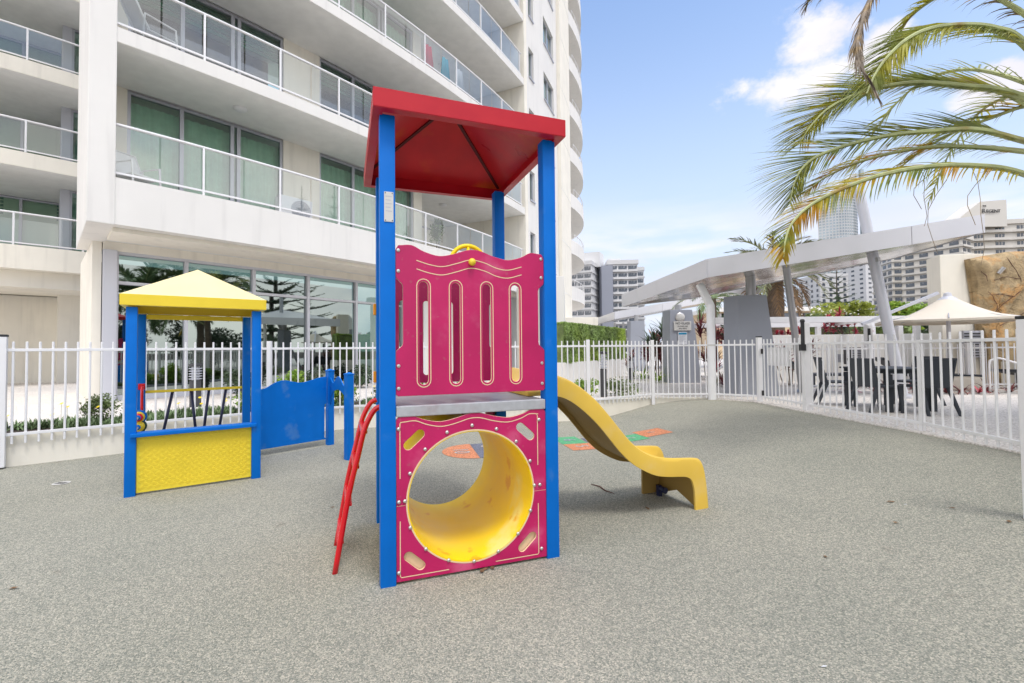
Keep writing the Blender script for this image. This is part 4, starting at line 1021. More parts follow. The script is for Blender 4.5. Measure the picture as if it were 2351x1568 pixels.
# ================================================================== CANOPIES, BLADE WALLS, POLES
def canopy(label, F0, F1, F2, back, h, t_joint, name='canopy'):
    """blade roof: fascia along F0-F1-F2, underside closed by the back edge"""
    c = root(name, label, 'canopy roof', (F1[0],F1[1],F1[2]))
    def seg(p, q, joints):
        p, q = Vector(p), Vector(q); cuts = [0]+joints+[1]
        for a, d in zip(cuts[:-1], cuts[1:]):
            g_ = .006/(q-p).length; A_, D_2 = p.lerp(q, a+g_), p.lerp(q, d-g_)
            nrm = (q-p).cross(Vector((0,0,1))).normalized()*.012
            b = MB(); b.add([A_-nrm, D_2-nrm, D_2-nrm+Vector((0,0,h)), A_-nrm+Vector((0,0,h)), A_+nrm, D_2+nrm, D_2+nrm+Vector((0,0,h)), A_+nrm+Vector((0,0,h))], [(0,1,2,3),(7,6,5,4),(0,4,5,1),(3,2,6,7),(0,3,7,4),(1,5,6,2)])
            b.build('fascia_panel', 'canopy_metal', c)
    seg(F0, F1, t_joint[0]); seg(F1, F2, t_joint[1])
    pts = [Vector(F1), Vector(F2)]+[Vector(p) for p in back]+[Vector(F0)]
    cen = sum(pts, Vector())/len(pts)
    for nm, dz, m_ in (('underside', .015, 'canopy_under'), ('roof_sheet', h-.02, 'canopy_metal')):
        b = MB(); n = len(pts); K = 5; vs = [cen+Vector((0,0,dz))]
        for k in range(1, K+1):
            for p in pts: vs.append(cen.lerp(p, k/K)+Vector((0,0,dz)))
        fs = [(0,1+i,1+(i+1)%n) for i in range(n)]+[(1+(k)*n+i, 1+(k+1)*n+i, 1+(k+1)*n+(i+1)%n, 1+k*n+(i+1)%n) for k in range(K-1) for i in range(n)]
        b.add(vs, fs); b.build(nm, m_, c, fixn=True)
    b = MB()
    bp = [Vector(F2)]+[Vector(p) for p in back]+[Vector(F0)]
    b.grid([[p+Vector((0,0,.0)) for p in bp], [p+Vector((0,0,h)) for p in bp]]); b.build('back_edge', 'canopy_metal', c, fixn=False)
    return c
canopy('large pale grey angular metal canopy leading right over the pool terrace', (3.36,14.0,2.65), (3.93,9.2,2.79), (9.52,9.2,3.64), [(8.9,10.6,3.40),(7.0,12.2,3.10),(5.2,13.3,2.80)], .372, ([.25,.52], [.735]))
canopy('smaller white metal canopy further off behind the sign pillar', (4.86,26.0,2.78), (4.92,22.0,2.79), (14.05,25.0,4.45), [(13.2,26.5,4.2),(9,27,3.5)], .36, ([.5], [.28,.6]))
def blade(label, x0, x1, y, z0, z1, taper, depth, side, rot, name='pillar'):
    t = root(name, label, 'pillar', ((x0+x1)/2, y, z0))
    # front face x0..x1, right side leans in towards the top; left face splays back
    b = MB(); tz = z1-z0
    f0 = [(x0,y,z0),(x1,y,z0),(x1-taper*.55,y,z0+tz*.62),(x1-taper,y,z1),(x0+.03,y,z1)]
    k = [(x0+side[0],y+side[1],z0),(x1+.05,y+depth,z0),(x1+.05-taper*.55,y+depth,z0+tz*.62),(x1+.05-taper,y+depth,z1),(x0+side[0]+.03,y+side[1],z1)]
    b.add(f0+k, [(0,1,2,3,4),(9,8,7,6,5),(0,5,6,1),(1,6,7,2),(2,7,8,3),(3,8,9,4),(4,9,5,0)]); w = b.build('wall', 'grey_wall', t, bevel=.012)
    return t, w
t2, w2 = blade('largest blue-grey rendered pillar, standing right of the bent white downpipe', 5.0, 5.90, 10.2, .29, 2.54, .24, .5, (-.17,.35), 0)
b = MB(); b.tube([(5.44,10.45,2.54),(5.44,10.45,3.02)], .105, 20); b.build('stub_column', 'pole_metal', t2, smooth='auto'); b = MB(); b.tube([(5.44,10.45,2.53),(5.44,10.45,2.56)], .19, 20); b.build('base_plate', 'pole_metal', t2, smooth='auto')
t1, w1 = blade('grey rendered pillar carrying a round lamp and a no glass sign', 4.89, 5.86, 14.3, .29, 2.575, .25, .6, (-.08,.5), 0)
b = MB(); b.tube([(5.28,14.6,2.57),(5.28,14.6,2.75)], .105, 20); b.build('stub_column', 'pole_metal', t1, smooth='auto')
b = MB(Matrix.Translation((5.227,14.295,2.335)) @ Matrix.Rotation(R(90),4,'X')); b.lathe((0,0,0), [(.145,0),(.145,.02),(.13,.03),(.07,.04),(.01,.045)], 28); lm = b.build('lamp', 'steel', t1, smooth='auto')
b = MB(Matrix.Translation((5.227,14.295,2.335)) @ Matrix.Rotation(R(90),4,'X')); b.lathe((0,0,.03), [(.12,0),(.118,.006),(.08,.02),(.01,.026)], 28); b.build('lens', 'sign_white', lm, smooth='auto')
sg = root('wall_sign', 'pale rectangular sign reading no glass in pool or spa area on the pillar', 'sign', (5.285,14.27,1.93))
b = MB(); b.box((5.02,14.262,1.925), (5.56,14.285,2.215)); sgp = b.build('sign_plate', 'sign_white', sg, bevel=.003)
MX = lambda x, y, z: Matrix.Translation((x,y,z)) @ Matrix.Rotation(R(90),4,'X')
text('lettering', 'NO GLASS', .095, MX(5.29,14.258,2.145), 'sign_dark', sg); text('lettering', 'IN POOL OR', .055, MX(5.29,14.258,2.055), 'sign_dark', sg); text('lettering', 'SPA AREA', .055, MX(5.29,14.258,1.985), 'sign_dark', sg)
nt_ = root('notice', 'white paper notice with blue heading just below the no glass sign', 'notice', (5.29,14.27,1.5))
b = MB(); b.box((5.15,14.268,1.50), (5.425,14.285,1.88)); b.build('sheet', 'paper', nt_)
b = MB(); b.box((5.165,14.264,1.80), (5.41,14.2675,1.86)); b.build('heading', 'blue_ink', nt_)
for i in range(7):
    b = MB(); b.box((5.18,14.264,1.76-.03*i), (5.39-.03*(i%3),14.2675,1.767-.03*i)); b.build('print_line', 'alu', nt_)
t3, w3 = blade('small distant grey pillar beyond the hedge under the white canopy', 5.65,6.45,22.0,.29,2.70,.12,.5,(-.1,.3),0)
b = MB(); b.tube([(6.0,22.2,2.7),(6.0,22.2,3.0)], .10, 16); b.build('stub_column', 'pole_metal', t3)
lr = root('carport', 'low grey flat-roofed carport beyond the hedge', 'carport', (5.5,29,.3))
b = MB(); b.box((4.6,26.5,2.0), (7.4,30,2.45)); b.build('roof', 'pole_metal', lr)
for x in (4.8,5.5,6.2,6.9): b = MB(); b.box((x-.07,26.7,.3), (x+.07,26.85,2.0)); b.build('column', 'grey_wall', lr)
for x in (5.2,6.1,6.6,7.0): b = MB(); b.tube([(x,27.3,2.45),(x,27.3,2.95)], .06, 8); b.build('strut', 'pole_metal', lr)
# leaning poles
def pole(label, p, q, r, clr='pole_metal'):
    t = root('leaning_pole', label, 'pole', tuple(p)); p, q = Vector(p), Vector(q)
    b = MB(); b.tube([p, q], r, 24); b.build('shaft', clr, t, smooth='auto')
    d = (q-p).normalized(); b = MB(); b.tube([p, p+d*.05], r*1.5, 20); b.build('base_flange', clr, t, smooth='auto'); return t
pa = pole('thinner leaning grey pole that holds the canopy beside the large pillar', (6.90,11.0,.30), (5.93,9.9,3.12), .073)
pb = pole('thick leaning grey mast that pierces the canopy and rises above it', (8.13,9.62,.30), (7.42,9.75,4.76), .098, 'alu_light')
b = MB(); b.tube([(7.69,9.70,3.15),(7.675,9.703,3.24)], .102, 24); b.build('collar', 'pole_metal', pb, smooth='auto')

# ================================================================== POOL TERRACE FURNITURE
TB = root('garden_table', 'dark square resin table on the terrace behind the near right fence', 'table', (6.5,8.0,.30), R(3)); M = ROOTM[TB.name]
b = MB(M); b.box((-.46,-.52,.685), (.46,.52,.715)); b.build('table_top', 'resin', TB, bevel=.008)
b = MB(M); b.box((-.41,-.47,.63), (.41,.47,.684)); b.build('apron', 'resin', TB)
for x in (-.375,.375):
    for y in (-.43,.43): b = MB(M); b.box((x-.04,y-.04,0), (x+.04,y+.04,.62)); b.build('leg', 'resin', TB, bevel=.006)
CH = root('garden_chair', 'dark resin chair left of the table, seen from its side', 'chair', (5.85,8.0,.30), 0, 'dark resin chairs round the garden table'); M = ROOTM[CH.name]
def legshape(b, x, y, dx, dy): b.add([(x-.022,y-.03,.42),(x+.022,y-.03,.42),(x+.022,y+.03,.42),(x-.022,y+.03,.42),(x+dx-.016,y+dy-.022,0),(x+dx+.016,y+dy-.022,0),(x+dx+.016,y+dy+.022,0),(x+dx-.016,y+dy+.022,0)], [(0,1,2,3),(7,6,5,4),(0,4,5,1),(1,5,6,2),(2,6,7,3),(3,7,4,0)])
b = MB(M); b.box((-.23,-.24,.415), (.23,.22,.45)); b.build('seat', 'resin', CH, bevel=.01)
b = MB(M); rows = []
for i in range(6):
    z = .43+.44*i/5; rows.append([(-.22-.01*i/5+.44*k/8*(1+.02*i), .20+.035*i*.45+.03*math.sin(math.pi*k/8), z) for k in range(9)])
b.grid(rows); b.grid([[(p[0],p[1]+.02,p[2]) for p in r] for r in rows]); 
b.box((-.235,.27,.85), (.235,.315,.885)); b.box((-.235,.195,.43), (-.205,.30,.86)) if 0 else None
b.build('backrest', 'resin', CH)
for s in (-1, 1):
    b = MB(M); b.beam((s*.222,.20,.43), (s*.228,.30,.88), .03, .03, (1,0,0)); b.build('back_frame', 'resin', CH)
    b = MB(M); legshape(b, s*.20, -.2, s*.01, -.03); b.build('leg', 'resin', CH, bevel=.004)
    b = MB(M); legshape(b, s*.20, .19, s*.03, .17); b.build('leg', 'resin', CH, bevel=.004)
CH.location = (6.02,7.62,.30); CH.rotation_euler = (0,0,R(95))
copy_tree(CH, (6.62,7.42,.30), R(176), 'dark resin chair with its back to the fence and splayed rear legs, nearest the camera')
copy_tree(CH, (7.35,8.45,.30), R(-80), 'dark resin chair right of the table, turned to the left')
copy_tree(CH, (6.0,8.55,.30), R(68), 'dark resin chair at the far left corner of the table, behind the first')

# umbrella
U = root('market_umbrella', 'large cream square sunshade with grey top cap, right of the leaning mast', 'umbrella', (10.98,11.6,.3))
UX, UY = 11.0, 11.6
def sail(n=14):
    rows = []; H = 1.55
    for i in range(n+1):
        t = i/n; row = []
        for k in range(33):
            a = 2*math.pi*k/32; m_ = 1/max(abs(math.cos(a+R(20))), abs(math.sin(a+R(20)))); m_ = .8+.2*m_ if 1 else 1
            q = (k % 8)/8; sc = 1-.07*math.sin(math.pi*q)*t
            r = .16+(H*m_*sc-.16)*t
            z = 2.56-.545*(1-(1-t)**1.9)-.02*math.sin(math.pi*q)*t
            row.append((UX+r*math.cos(a), UY+r*math.sin(a), z))
        rows.append(row)
    return rows
b = MB(); rows_ = sail(); b.grid(rows_); b.build('canopy', 'fabric_cream', U, smooth='auto', fixn=False)
b = MB(); b.grid([[(p[0],p[1],p[2]) for p in rows_[-1]], [(p[0],p[1],p[2]-.05) for p in rows_[-1]]]); b.build('valance', 'fabric_cream', U, fixn=False)
b = MB(); b.lathe((UX,UY,2.56), [(.20,-.03),(.18,.0),(.09,.06),(.07,.14),(.02,.16)], 20); b.build('top_cap', 'alu_light', U, smooth='auto')
b = MB(); b.tube([(UX,UY,.3),(UX,UY,2.5)], .045, 12); b.build('mast', 'alu_light', U, smooth='auto')
for k in range(8):
    a = 2*math.pi*k/8+R(2); b = MB(); b.tube([(UX,UY,2.35),(UX+1.35*math.cos(a),UY+1.35*math.sin(a),2.02)], .014, 6); b.build('rib', 'alu', U)
cb = root('stay_cable', 'grey strut rising from the pergola to the sunshade cap', 'strut', (9.1,11.9,1.95)); b = MB(); b.beam((9.05,11.9,1.95), (10.85,11.7,2.72), .07, .07); b.build('strut', 'alu_light', cb)

# pergola beam and posts behind the gate
PG = root('pergola', 'long white pergola beam on square posts behind the gate', 'pergola', (9,13.2,.3))
def pg(x0, y0, x1, y1, z, w=.12, h=.17): b = MB(); b.beam((x0,y0,z), (x1,y1,z), w, h); b.build('beam', 'white_paint', PG, bevel=.006)
pg(5.9,13.4,11.5,13.4,2.17); pg(10.2,13.4,11.2,16.4,2.172); pg(6.2,16.4,13.5,16.4,2.17)
for (x, y) in ((10.35,13.4),(7.0,13.4),(11.3,13.45),(12.3,14.0),(12.75,16.3),(10.9,16.4)): b = MB(); b.cbox((x,y,1.19), (.14,.14,1.78)); b.build('post', 'white_paint', PG, bevel=.006)
ps = root('latch_post', 'slim white post with black latch behind the garden table', 'post', (10.25,13.1,.3))
b = MB(); b.cbox((9.62,12.4,1.12), (.10,.10,1.65)); b.build('post', 'white_paint', ps, bevel=.005); b = MB(); b.tube([(9.56,12.33,1.32),(9.56,12.33,1.86)], .035, 10); b.build('latch', 'dark', ps)
# planter wall with red cordylines
pw = root('planter_wall', 'long low white planter wall behind the outdoor table', 'wall', (9.5,14.2,.3))
b = MB(); b.prism([(7.2,14.6),(16,14.2),(16,14.45),(7.2,14.85)], .3, 1.76); b.build('wall', 'white_render', pw, bevel=.01)
b = MB(); b.box((9.9,14.10,.9), (10.12,14.15,1.15)); b.build('vent', 'alu', pw)
# service bin
bn = root('louvred_cabinet', 'grey louvred cabinet against the planter wall behind the table', 'cabinet', (10.2,13.6,.3))
b = MB(); b.box((9.95,13.55,.85), (10.65,13.85,1.35)); b.build('cabinet', 'sign_dark', bn)
for i in range(9): b = MB(); b.box((9.97,13.52,.88+.05*i), (10.63,13.548,.905+.05*i)); b.build('louvre', 'alu', bn)
# tall white wall and stone slab
ww = root('feature_wall', 'tall plain cream wall standing left of the sandstone slab', 'wall', (12.4,13.0,.3))
b = MB(); b.prism([(12.05,12.9),(12.60,12.75),(16.5,12.9),(16.5,13.5),(12.3,13.6)], .3, 3.93); b.build('wall', 'cream_render', ww, bevel=.02)
b = MB(); b.box((12.35,12.6,1.05), (12.95,12.70,1.78)); b.build('louvre_window', 'alu', ww)
for i in range(9): b = MB(); b.box((12.37,12.585,1.08+.075*i), (12.93,12.599,1.12+.075*i)); b.build('louvre', 'sign_dark', ww)
ss = root('stone_slab', 'huge upright split sandstone slab in orange and brown at the right edge', 'stone slab', (14.0,12.4,.3))
ol = [(12.55,3.74),(12.58,3.65),(12.70,3.30),(12.74,2.9),(12.78,2.4),(12.86,1.9),(12.95,1.2),(12.98,.3),(17.0,.3),(17.0,4.9),(15.6,4.85),(14.4,4.62),(13.6,4.28),(13.0,4.14)]
# subdivided rough face
b = MB(); rr = random.Random(3); from mathutils import noise as mnoise
def inside(x, z):
    c = False; n = len(ol)
    for i in range(n):
        (xa,za),(xb,zb_) = ol[i], ol[(i+1)%n]
        if (za > z) != (zb_ > z) and x < (xb-xa)*(z-za)/(zb_-za)+xa: c = not c
    return c
nx, nz = 60, 60; rows = []
def leftx(z):
    zs = [p for p in ol[:8]]
    for (xa,za),(xb,zb_) in zip(zs[:-1], zs[1:]):
        if zb_ <= z <= za: return xa+(xb-xa)*(z-za)/(zb_-za)
    return ol[0][0] if z > ol[0][1] else ol[7][0]
def topz(x):
    ts = [(12.55,4.02)]+ol[::-1][:5][:5]
    ts = [(12.55,3.74),(13.0,3.83),(13.6,3.93),(14.4,3.96),(15.6,4.0),(17.0,4.0)]
    for (xa,za),(xb,zb_) in zip(ts[:-1], ts[1:]):
        if xa <= x <= xb: return za+(zb_-za)*(x-xa)/(xb-xa)
    return 4.0
for j in range(nz+1):
    row = []
    for i in range(nx+1):
        u = i/nx; v = j/nz; x = 12.6+4.4*u; zt_ = topz(max(12.56, x)); z = .3+(zt_-.3)*v; x = leftx(min(z, 4.0))+ (17.0-leftx(min(z,4.0)))*u
        q = Vector((x*1.1, 5, z*1.1)); yy = .10*mnoise.fractal(q, .9, 2.2, 6)
        # cracks and ledges
        cr = abs(mnoise.noise(Vector((x*.8+z*.5, 1.7, z*.7-x*.3)))); yy += .07*max(0, 1-cr/.035)
        cr2 = abs(mnoise.noise(Vector((x*.5-z*.9, 9.7, z*.4+x*.2)))); yy += .06*max(0, 1-cr2/.03)
        edge = max(0, 1-min(u*14, (1-v)*14)); yy += .18*edge**2
        row.append((x, 12.38+yy, z))
    rows.append(row)
b.grid(rows); b.grid([[ (p[0],12.72,p[2]) for p in rows[k]] for k in (0, nz)]); 
b.grid([[r[0] for r in rows], [(r[0][0],12.72,r[0][2]) for r in rows]]); b.grid([rows[-1], [(p[0],12.72,p[2]) for p in rows[-1]]])
b.build('slab', 'sandstone', ss, smooth='auto', fixn=False)
for L_ in [[(13.356,3.748),(13.54,3.478),(13.72,3.086)],[(12.844,2.829),(12.921,2.709),(13.096,2.365),(13.296,2.165)],[(13.71,2.842),(13.31,2.53),(12.95,2.169)],[(12.832,2.729),(13.123,2.738),(13.558,2.685)],[(12.65,3.367),(12.75,3.279),(12.79,3.095)],[(12.968,3.117),(13.287,3.212),(13.698,3.147)],[(13.9,3.6),(14.3,2.9),(14.9,2.5)],[(13.1,1.9),(13.9,2.3),(14.8,3.2)]]:
    q = smoothpts([(x, 0, z) for x, z in L_], 8); q = [Vector((p.x+.02*mnoise.noise(p*7), 12.375+.10*mnoise.fractal(Vector((p.x*1.1, 5, p.z*1.1)), .9, 2.2, 6), p.z+.02*mnoise.noise(p*9))) for p in q]
    b = MB(); b.tube(q, [.004+.012*abs(mnoise.noise(p*6)) for p in q], 5); b.build('crack', 'twig', ss)
b = MB(); b.tube([(13.05,12.30,3.30),(13.12,12.22,3.45)], .05, 12); b.build('spotlight', 'steel', ss)
b = MB(); b.tube([(14.0,12.25,3.45),(14.1,12.15,3.49)], .05, 12); b.build('spotlight', 'steel', ss)
gd = root('pump_room_doors', 'dark green framed doors below the sandstone slab', 'doors', (14.2,12.2,.3))
b = MB(); b.box((13.55,12.12,.95), (16.0,12.2,1.80)); b.build('frame', 'green_door', gd)
for i in range(4):
    for j in range(2): b = MB(); b.box((13.62+.42*i,12.09,1.0+.4*j), (13.98+.42*i,12.118,1.36+.38*j)); b.build('panel', 'green_door', gd, bevel=.006)
pl2 = root('planter_step', 'stepped cream planter ledge under the green doors', 'ledge', (14,11.9,.3))
b = MB(); b.box((12.9,11.75,.3), (17,12.19,.94)); b.build('ledge', 'cream_render', pl2, bevel=.01)
# handrail
hr_ = root('pool_handrail', 'white curved tube handrail at the pool steps, far right', 'handrail', (12.4,10.9,.3))
b = MB(); b.tube(smoothpts([(10.75,10.4,.3),(10.75,10.4,.95),(10.8,10.38,1.05),(10.95,10.35,1.08),(11.4,10.3,.92),(12.1,10.2,.62),(12.5,10.15,.35)], 5), .022, 10); b.build('rail', 'white_paint', hr_, smooth=True)
# sun loungers
def lounger(label, x, y, rz, back):
    t = root('sun_lounger', label, 'sun lounger', (x,y,.3), rz, 'dark sun loungers beyond the second fence'); M = ROOTM[t.name]
    b = MB(M); b.box((-.33,-1.2,.30), (.33,.25,.36)); b.build('bed', 'resin', t, bevel=.01)
    b = MB(M); b.beam((0,.25,.34), (0,.25+.7*math.cos(back),.34+.7*math.sin(back)), .66, .06); b.build('backrest', 'resin', t, bevel=.01)
    for (xx,yy) in ((-.29,-1.1),(.29,-1.1),(-.29,.2),(.29,.2)): b = MB(M); b.box((xx-.03,yy-.03,0), (xx+.03,yy+.03,.30)); b.build('leg', 'resin', t)
lounger('dark lounger with raised back behind the right-hand chair', 10.4,11.9,R(70),R(38)); lounger('dark lounger partly cut off at the right edge beyond the handrail', 13.0,11.4,R(95),R(10)); lounger('dark lounger seen through the gate near the thin pole', 8.3,12.6,R(80),R(35))

# bollard lights
def bollard(label, x, y, z0, h, r=.115, m_='dark'):
    t = root('bollard_light', label, 'bollard light', (x,y,z0), 0, 'louvred bollard lights')
    b = MB(); b.tube([(x,y,z0),(x,y,z0+h*.62)], r*.86, 20); b.build('post', 'sign_dark', t, smooth='auto')
    for i in range(5):
        z = z0+h*(.64+.06*i); b = MB(); b.lathe((x,y,z), [(r*.8,0),(r*1.02,.004),(r,.018),(r*.8,.024)], 20); b.build('louvre', 'alu', t, smooth='auto')
    b = MB(); b.tube([(x,y,z0+h*.62),(x,y,z0+h*.95)], r*.6, 14); b.build('lens', 'paper', t, smooth='auto')
    b = MB(); b.lathe((x,y,z0+h*.94), [(r,0),(r*1.02,.02),(r,.05),(r*.5,.06),(.01,.062)], 20); b.build('cap', 'sign_dark', t, smooth='auto')
bollard('grey louvred bollard light seen through the yellow playhouse', -6.35,9.25,.3,.86)
bollard('dark slim bollard light behind the fence right of the tower', 2.05,10.4,.28,1.05,.085)
bollard('dark bollard light at the end of the ramp before the red plants', 3.9,15.2,.28,.75,.09)
hw = root('ramp_wall', 'white sloping wall under the clipped hedge', 'wall', (3,16,.3))
b = MB(); b.prism([(1.56,13.75),(4.70,18.95),(4.2,19.3),(1.1,14.1)], .3, .98); b.build('wall', 'white_render', hw, bevel=.01)
dc = root('door_sign', 'small white plaque on the cream wall left of the lobby glass', 'sign', (-16.3,18.0,1.4)); a = A(35.83,43.0,2.0); b = MB(); b.cbox((a.x,a.y,2.0), (.02,.3,.2), R(45)); b.build('plaque', 'paper', dc)

# ================================================================== DISTANT BUILDINGS
def tower(label, x, y, w, d, z1, nf, rz=0, wall='far_white', bands=True, cols=6, wfrac=.72, slabout=.5, crown=None, glassm='far_glass', z0=-.3, side=True, hfrac=.52, curved=0):
    t = root('apartment_block', label, 'building', (x,y,z0), rz); M = ROOTM[t.name]; fh = (z1-z0)/nf
    b = MB(M); b.box((-w/2,-d/2,0), (w/2,d/2,z1-z0)); b.build('core', wall, t)
    cw = w/cols; ww_ = cw*wfrac
    b = MB(Matrix()); b.box((-ww_/2,-.06,0), (ww_/2,.06,fh*hfrac)); o0 = None
    invR = Matrix()
    for k in range(nf):
        for c in range(cols):
            Mx = Matrix.Translation((-w/2+cw*(c+.5), -d/2-.03, fh*k+fh*.26))
            if o0 is None:
                b = MB(M @ Mx); b.box((-ww_/2,-.05,0), (ww_/2,.05,fh*hfrac)); o0 = b.build('window', glassm, t)
                # recentre so that copies can be placed by matrix
                o0.data.transform(Mx.inverted()); o0.matrix_local = Mx
                bb_ = MB(M @ Mx)
                nb = 3
                for i in range(1, nb): bb_.box((-ww_/2+ww_*i/nb-.05,-.10,0), (-ww_/2+ww_*i/nb+.05,-.055,fh*hfrac))
                o1 = bb_.build('glazing_bar', wall, o0); o1.data.transform(Mx.inverted())
            else:
                w_ = dup(o0, Mx, t); 
                if w > 12: c1 = o1.copy(); COL.objects.link(c1); c1.parent = w_
        if side:
            cs_ = max(2, int(d/cw)); sw = d/cs_
            for c in range(cs_):
                for sg_ in (-1, 1):
                    Mx = Matrix.Translation((sg_*(w/2+.03), -d/2+sw*(c+.5), fh*k+fh*.26)) @ Matrix.Rotation(R(90),4,'Z')
                    if sg_*x < 0: dup(o0, Mx, t)
        if bands:
            b = MB(M)
            if curved:
                nseg = cols; pts_ = []
                for i in range(nseg*4+1):
                    xx = -w/2+w*i/(nseg*4); pts_.append((xx, -d/2-slabout-curved*abs(math.sin(math.pi*i/8))))
                pts_ += [(w/2,-d/2+.1),(-w/2,-d/2+.1)]
                b.prism(pts_, fh*k-.1, fh*k+fh*.26)
            else:
                b.box((-w/2-slabout,-d/2-slabout,fh*k-.1), (w/2+slabout,d/2+.2,fh*k+fh*.20))
            b.build('balcony_band', wall, t)
    b = MB(M); b.box((-w/2-slabout,-d/2-slabout,z1-z0), (w/2+slabout,d/2+slabout,z1-z0+fh*.55)); b.build('parapet', wall, t)
    for (cx, cy, cw_, cd, ch) in (crown or []):
        b = MB(M); b.box((cx-cw_/2,cy-cd/2,z1-z0), (cx+cw_/2,cy+cd/2,z1-z0+ch)); b.build('roof_block', wall, t)
    return t
# left apartment block (three staggered faces)
Y = 150.
def X(px, y=Y): return (px-1176)/1058*y
def Z(py, px, y=Y): return 1.38+((814.5-.0098*px)-py)/1058*y
ta = tower('grey and white apartment block left of the canopy, left half with wraparound windows', 24.6,157,9.5,16,28.6,12,R(-24),cols=4,slabout=.25,crown=[(3.4,0,6,6,5.0)], wfrac=.86)
tb_ = tower('taller right half of the grey and white apartment block left of the canopy', 37.0,156,9.5,12,29.0,12,R(-6),cols=3,slabout=.35,curved=.5,crown=[(-2,2,4,4,3.0)], wfrac=.86)
b = MB(); b.prism([(29.6,150.5),(33.0,149.3),(33.0,160),(29.6,160)], -.3, 28.6); sw_ = b.build('shear_wall', 'far_grey', ta)
tc_ = tower('narrow stepped-back end of the apartment block left of the canopy', 43.5,162,4.5,10,28.0,12,R(-6),cols=2,slabout=.25, wfrac=.8)
# supertall glass tower
sk_ = root('glass_skyscraper', 'very tall pale blue glass skyscraper behind the palm fronds', 'skyscraper', (428,600,0)); yy = 600
b = MB(); xs0, xs1 = X(1886,600), X(1972,600)
prof_ = [(xs0,570,0),(xs1,575,0)]
hts = [(0,Z(470,1886,600)),(.25,Z(440,1900,600)),(.5,Z(420,1925,600)),(1.,Z(395,1970,600))]
pl_n = 8; vs = []; fs = []
def ptop(u):
    for (a,ha),(c,hc) in zip(hts[:-1], hts[1:]):
        if a <= u <= c: return ha+(hc-ha)*(u-a)/(c-a)
for i in range(pl_n+1):
    u = i/pl_n; x = xs0+(xs1-xs0)*u; y_ = 600-14*math.sin(math.pi*u*.9); vs += [(x,y_,0),(x,y_,ptop(u))]
for i in range(pl_n): fs.append((i*2,i*2+2,i*2+3,i*2+1))
nb = len(vs); vs += [(xs1+4,640,0),(xs1+4,640,ptop(1)),(xs0*640/600+1,640,0),(xs0*640/600+1,640,ptop(0))]
fs += [(pl_n*2,nb,nb+1,pl_n*2+1),(nb+2,0,1,nb+3),(nb,nb+2,nb+3,nb+1)]
fs.append(tuple([i*2+1 for i in range(pl_n+1)]+[nb+1,nb+3]))
b.add(vs, fs); b.build('facade', 'far_white', sk_)
nfl = 62; b = MB()
for k in range(nfl):
    z = 4+k*3.7
    for i in range(pl_n):
        for h_ in range(2):
            u0, u1 = (i+.08+h_*.5)/pl_n, (i+.42+h_*.5)/pl_n
            if z+2.2 > ptop(u0)-3: continue
            q = []
            for u in (u0,u1): q.append((xs0+(xs1-xs0)*u, 600-14*math.sin(math.pi*u*.9)-.4))
            b.add([(q[0][0],q[0][1],z),(q[1][0],q[1][1],z),(q[1][0],q[1][1],z+2.1),(q[0][0],q[0][1],z+2.1)], [(0,1,2,3)])
b.build('window', 'far_blueglass', sk_, kind='stuff', fixn=False)
b = MB(); b.box((xs1+.1,588,0), (xs1+4,592,Z(392,1975,600))); b.build('edge_fin', 'far_blueglass', sk_)
# mid towers
tower('white tower with grey slot seen under the canopy beside the date palm', X(1893,170),170,10,12,Z(640,1893,170),14,R(0),cols=4,slabout=.1,bands=False,wfrac=.4)
b = tower('narrow plain white tower with small square windows left of the thick mast', X(1990,200),200,12,12,Z(555,1990,200),24,R(10),cols=3,slabout=.0,bands=False,wfrac=.35,hfrac=.4)
tower('cream apartment tower with dark square windows right of the thick mast', X(2080,150),150,12,12,Z(590,2080,150),14,R(-14),'far_cream',cols=4,slabout=.35,wfrac=.62)
tower('slender far tower between the two cream apartment blocks', X(2128,260),260,6,10,Z(640,2128,260),22,R(0),cols=2,slabout=.3,wfrac=.7)
# large hotel block
rg = tower('broad cream hotel block with long balconies and rooftop lettering, far right', X(2330,130),134,26,16,Z(520,2300,130),16,R(-9),'far_cream',cols=5,slabout=.5,curved=.7,wfrac=.42)
rg2 = tower('angled cream wing with stacked balconies joined to the hotel block', X(2155,128),128,5.5,13,Z(560,2150,128),15,R(28),'far_cream',cols=2,slabout=.5,wfrac=.7)
b = MB(); x0_, x1_ = X(2188,126), X(2245,126); z_ = lambda py: Z(py,2220,126); b.prism([(x0_-1.5,126),(x1_,124.5),(x1_,132),(x0_-1.5,132)], 0, .1)
b = MB(); b.add([(X(2190,125.5),125.5,z_(520)),(X(2323,125.5),125.5,z_(520)),(X(2323,125.5),125.5,z_(458)),(X(2262,125.5),125.5,z_(462)),(X(2225,125.5),125.5,z_(490)),
                 (X(2190,125.5),131,z_(520)),(X(2323,125.5),131,z_(520)),(X(2323,125.5),131,z_(458)),(X(2262,125.5),131,z_(462)),(X(2225,125.5),131,z_(490))],
                [(0,1,2,3,4),(9,8,7,6,5),(0,5,6,1),(1,6,7,2),(2,7,8,3),(3,8,9,4),(4,9,5,0)]); b.build('lift_tower', 'far_cream', rg)
text('lettering', 'R', 1.6, MX(X(2270,125.3),125.3,z_(484.4)), 'sign_dark', rg, .1)
text('lettering', 'EGENT', 1.25, MX(X(2292.3,125.3),125.3,z_(484.8)), 'sign_dark', rg, .1)
text('lettering', 'THE', .55, MX(X(2272,125.3),125.3,z_(472.5)), 'sign_dark', rg, .1)
